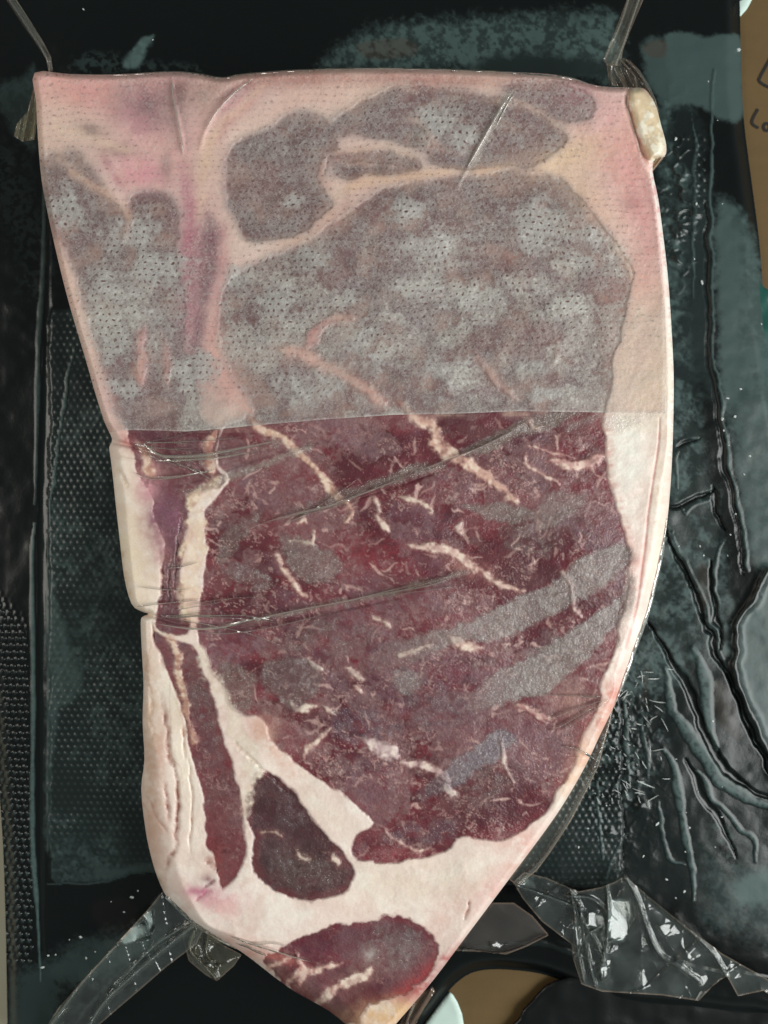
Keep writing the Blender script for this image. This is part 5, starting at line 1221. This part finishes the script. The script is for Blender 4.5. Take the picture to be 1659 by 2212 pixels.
flap('film_tail', [(106, 158), (100, 128), (76, 92), (48, 52), (14, 0), (-16, -50), (6, -50), (36, 0), (66, 46), (90, 84), (110, 122), (114, 152)], lambda x, y: 0.020 + 0.004 * np.abs(np.mod((x * 0.8 - y * 0.55) / 16, 1) - 0.5), steak, 7, 1, 0.0006,
     [([(106, 150), (96, 116), (60, 60), (8, -20)], 0.003, 3)], (), 0.16, (170, 172, 166))
flap('film_tail', [(76, 162), (70, 200), (60, 240), (36, 268), (30, 294), (48, 306), (74, 302), (84, 240), (84, 180)], lambda x, y: 0.012 + 0.003 * np.abs(np.mod((x + y * 0.2) / 14, 1) - 0.5) + 0.0001 * (x - 30), steak, 9, 3, 0.0014,
     [([(72, 180), (62, 240), (50, 300)], 0.002, 3), ([(80, 200), (74, 300)], 0.002, 3)], (), 0.24, (190, 176, 128))
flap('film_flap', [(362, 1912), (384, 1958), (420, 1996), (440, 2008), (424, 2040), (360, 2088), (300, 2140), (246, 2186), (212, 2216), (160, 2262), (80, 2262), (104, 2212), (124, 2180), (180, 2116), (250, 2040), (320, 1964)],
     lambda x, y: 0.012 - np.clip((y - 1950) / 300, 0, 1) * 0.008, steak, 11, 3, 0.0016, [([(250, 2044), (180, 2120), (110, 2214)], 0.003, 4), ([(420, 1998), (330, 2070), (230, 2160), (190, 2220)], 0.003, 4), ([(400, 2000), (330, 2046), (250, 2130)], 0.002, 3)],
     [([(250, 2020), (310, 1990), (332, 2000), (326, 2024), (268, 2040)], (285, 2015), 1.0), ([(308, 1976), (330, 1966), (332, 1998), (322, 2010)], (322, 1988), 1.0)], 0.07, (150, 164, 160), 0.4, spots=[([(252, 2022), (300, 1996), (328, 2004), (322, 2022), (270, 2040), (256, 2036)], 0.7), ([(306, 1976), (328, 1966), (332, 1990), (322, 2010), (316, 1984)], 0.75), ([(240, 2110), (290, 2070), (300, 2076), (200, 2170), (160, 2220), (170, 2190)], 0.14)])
flap('film_flap', [(398, 1986), (444, 2014), (480, 2040), (522, 2062), (506, 2086), (468, 2120), (444, 2106), (408, 2076), (394, 2028)], lambda x, y: 0.008 + 0.00002 * (2060 - y), steak, 13, 4, 0.0024,
     [([(420, 2010), (410, 2050), (436, 2080), (466, 2114)], 0.003, 3), ([(450, 2020), (446, 2060), (470, 2090)], 0.003, 3)], [([(414, 2056), (430, 2042), (436, 2056), (420, 2068)], (424, 2056), 1.0), ([(446, 2082), (466, 2078), (462, 2096)], (458, 2086), 1.0)], 0.10, (170, 166, 140), 0.4)
flap('film_flap', [(1108, 1906), (1132, 1884), (1180, 1896), (1250, 1926), (1300, 1916), (1330, 1904), (1352, 1890), (1366, 1906), (1400, 1936), (1480, 2000), (1560, 2060), (1640, 2105), (1720, 2150), (1720, 2190), (1650, 2140), (1594, 2152), (1570, 2108), (1540, 2130), (1509, 2162),
     (1430, 2150), (1300, 2142), (1256, 2126), (1238, 2072), (1235, 2040), (1170, 1990), (1130, 1942)],
     lambda x, y: 0.0065 + 0.0 * x, steak, 17, 5, 0.0011,
     [([(1115, 1912), (1180, 1935), (1260, 1966)], 0.002, 3), ([(1230, 1920), (1252, 1956), (1262, 2020), (1276, 2090), (1286, 2130)], 0.004, 3), ([(1226, 1900), (1240, 1960), (1250, 2060), (1262, 2120)], 0.003, 3), ([(1310, 1910), (1314, 1960), (1312, 2020), (1300, 2110)], 0.004, 3), ([(1352, 1896), (1376, 1940), (1400, 2010), (1424, 2060), (1470, 2090), (1510, 2120)], 0.005, 4),
      ([(1260, 1990), (1290, 2040), (1310, 2094)], 0.003, 3), ([(1400, 1936), (1490, 2010), (1540, 2060), (1570, 2110)], 0.003, 4), ([(1225, 1936), (1280, 1942), (1330, 1990)], 0.002, 3), ([(1340, 2030), (1312, 2040), (1296, 2100)], 0.003, 3), ([(1240, 2070), (1270, 2020), (1300, 2000)], 0.003, 3)],
     [([(1319, 1944), (1362, 1944), (1367, 1978), (1347, 2032), (1316, 2028)], (1340, 1985), 1.0), ([(1268, 1968), (1306, 1978), (1309, 2010), (1268, 2000)], (1288, 1988), 0.85), ([(1296, 2090), (1320, 2070), (1312, 2110), (1300, 2118)], (1308, 2094), 1.0), ([(1236, 2000), (1262, 1996), (1266, 2050), (1244, 2040)], (1252, 2020), 0.8), ([(1420, 2000), (1452, 1996), (1436, 2024)], (1436, 2008), 0.8)],
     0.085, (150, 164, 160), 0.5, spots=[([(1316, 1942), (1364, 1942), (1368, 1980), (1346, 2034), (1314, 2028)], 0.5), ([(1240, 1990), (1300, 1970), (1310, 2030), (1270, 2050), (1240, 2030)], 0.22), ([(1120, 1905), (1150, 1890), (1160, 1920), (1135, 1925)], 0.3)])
flap('film_flap', [(984, 2054), (1020, 2000), (1064, 1950), (1110, 1950), (1150, 1978), (1186, 2020), (1140, 2044), (1094, 2062), (1040, 2056)], lambda x, y: 0.007 + 0.0 * x, steak, 19, 2, 0.0008, [([(1000, 2050), (1090, 2058), (1180, 2022)], 0.002, 3)], [([(1060, 2036), (1092, 2038), (1088, 2046), (1062, 2046)], (1076, 2041), 1.0)], 0.22, (116, 108, 104), 0.4)
flap('film_hem', [(1326, 1522), (1318, 1560), (1304, 1612), (1294, 1652), (1270, 1702), (1234, 1772), (1190, 1840), (1160, 1880), (1118, 1914), (1100, 1900), (1150, 1830), (1205, 1755), (1242, 1694), (1268, 1642), (1294, 1590), (1318, 1536)],
     lambda x, y: 0.013 + 0.0 * x, steak, 23, 1, 0.0002, [([(1322, 1530), (1300, 1610), (1268, 1690), (1190, 1830), (1120, 1908)], 0.002, 4), ([(1258, 1668), (1275, 1672), (1290, 1660)], 0.002, 2)], (), 0.14, (150, 150, 142), 0.75)
flap('film_tail', [(862, 2212), (886, 2172), (905, 2150), (934, 2130), (940, 2142), (915, 2180), (895, 2220), (880, 2262), (830, 2262)], lambda x, y: 0.006 + 0.003 * np.abs(np.mod((x + y * 0.6) / 18, 1) - 0.5), steak, 29, 3, 0.0014, [([(890, 2170), (870, 2230)], 0.003, 3)], (), 0.30, (150, 116, 92), 0.4)

# ------------------------------------------------------------------ frost needles and ice crumbs on the pouch
def needle_mesh(k):
    bm = bmesh.new()
    n = 5; segs = 5
    r = random.Random(k); bend = r.uniform(-0.12, 0.12)
    rings = []
    for i in range(segs):
        t_ = i / (segs - 1) * 2 - 1
        rad = 0.055 * (1 - abs(t_) ** 3 * 0.75) * r.uniform(0.8, 1.2)
        rings.append([bm.verts.new((t_ * 0.5, bend * (1 - t_ * t_) + rad * math.cos(2 * math.pi * j / n), rad * math.sin(2 * math.pi * j / n))) for j in range(n)])
    for a_, b_ in zip(rings, rings[1:]):
        for j in range(n): bm.faces.new((a_[j], a_[(j + 1) % n], b_[(j + 1) % n], b_[j]))
    bm.faces.new(rings[0][::-1]); bm.faces.new(rings[-1])
    bmesh.ops.recalc_face_normals(bm, faces=bm.faces)
    me = bpy.data.meshes.new('frost_needle'); bm.to_mesh(me); bm.free(); me.materials.append(M_ICE)
    return me
def crumb_mesh(k):
    bm = bmesh.new(); r = random.Random(k)
    bmesh.ops.create_icosphere(bm, subdivisions=1, radius=0.5)
    sx, sy, sz = r.uniform(0.7, 1.5), r.uniform(0.5, 0.9), r.uniform(0.3, 0.5)
    for v_ in bm.verts:
        q = r.uniform(0.6, 1.25); v_.co.x *= sx * q; v_.co.y *= sy * q; v_.co.z *= sz * q
    me = bpy.data.meshes.new('ice_crumb'); bm.to_mesh(me); bm.free(); me.materials.append(M_ICE)
    return me
needles = [needle_mesh(i) for i in range(6)]
crumbs = [crumb_mesh(i) for i in range(8)]
def on_pouch(x, y, lift):
    z = zp_at(x, y) + lift
    px, py = P(x, y, z)
    return px, py, z
R = random.Random(11)
spots = [(1376, 1632, 18, 60), (1392, 1652, 22, 58), (1385, 1690, 16, 5), (1440, 1682, 17, 0), (1350, 1700, 22, 60), (1395, 1694, 45, 24), (1436, 1566, 34, 62), (1412, 1552, 20, -30), (1420, 1515, 34, 8), (1386, 1462, 28, 80), (1398, 1530, 16, 70), (1420, 1620, 30, -10), (1404, 1622, 32, 88), (1410, 1725, 28, -35), (1352, 1504, 26, -25), (1334, 1495, 30, -20), (1447, 1445, 16, 10), (1412, 1466, 26, 0), (1402, 1452, 22, 4)]
for _ in range(75):
    x = R.gauss(1352, 40); y = R.uniform(1440, 1740)
    if x < 1305 + (1560 - y) * 0.35 or x > 1450: continue
    spots.append((x, y, 4 + 24 * R.random() ** 2, R.gauss(50, 40)))
for i, (x, y, L, a_) in enumerate(spots):
    o = bpy.data.objects.new('frost_needle', needles[i % 6])
    px, py, z = on_pouch(x, y, 0.0006)
    s_ = L * K * CAM_Z
    o.location = (px - pouch_c[0], py - pouch_c[1], z - pouch_c[2]); o.rotation_euler = (R.uniform(0, 3), R.uniform(-0.15, 0.15), -math.radians(a_))
    w_ = 0.0042 / max(s_, 0.001) * R.uniform(0.6, 1.0)
    o.scale = (s_, s_ * min(w_ * 0.8, 2.2), s_ * min(w_ * 0.8, 2.2))
    link(o, pouch)
cr = [(180, 20, 4), (330, 86, 5), (285, 1938, 7), (298, 1924, 6), (240, 1948, 4), (268, 1970, 5), (300, 2000, 4), (104, 2064, 9), (92, 2090, 7), (120, 2062, 5), (186, 2070, 5), (206, 2056, 5), (150, 2030, 6), (174, 2024, 7), (1595, 108, 10), (1560, 440, 5), (1572, 860, 6), (1588, 900, 9), (1600, 840, 5), (1564, 930, 7), (1575, 962, 5), (1560, 905, 8),
      (1620, 985, 5), (1608, 1025, 6), (1590, 1110, 5), (1572, 1200, 4), (1645, 700, 4), (1578, 1155, 5), (1466, 1180, 6), (1512, 1180, 5), (1540, 1558, 5), (1460, 1640, 6), (1420, 1780, 8), (1490, 1788, 7), (1560, 1765, 4), (1482, 1755, 4), (1508, 1710, 4), (1478, 1926, 7), (1460, 1940, 4), (1560, 1700, 4), (1390, 1850, 5), (1480, 1840, 5), (1440, 1900, 5), (1545, 1830, 4), (1550, 260, 4), (1530, 176, 4), (1460, 300, 7), (1500, 560, 6), (1516, 610, 8), (1520, 1200, 6), (1505, 440, 6), (1330, 1560, 6), (1310, 1740, 6), (1270, 1790, 5), (1250, 1830, 5)]
for i, (x, y, s_) in enumerate(cr):
    o = bpy.data.objects.new('ice_crumb', crumbs[i % 8])
    sc = s_ * K * CAM_Z
    o.location = on_pouch(x, y, sc * 0.16)
    o.rotation_euler = (R.uniform(-0.2, 0.2), R.uniform(-0.2, 0.2), R.uniform(0, 6.28)); o.scale = (sc, sc, sc)
    link(o)
    if x < 400 and y > 1500: w_ = ('tiny white ice crumb below the dimpled panel, near the lower left film flap', 'ice crumbs at the lower left')
    elif y < 250 and x < 400: w_ = ('tiny white ice crumb on the black pouch above the upper left corner of the steak', 'ice crumbs at the upper left')
    elif y < 700: w_ = ('tiny white ice crumb on the pouch beside the upper right corner of the steak', 'ice crumbs at the upper right')
    elif y < 1320: w_ = ('tiny white ice crumb along the long fold on the right side of the pouch', 'ice crumbs along the right fold')
    else: w_ = ('tiny white ice crumb among the wrinkles on the lower right of the pouch', 'ice crumbs among the wrinkles')
    tag(o, w_[0], 'ice', w_[1])
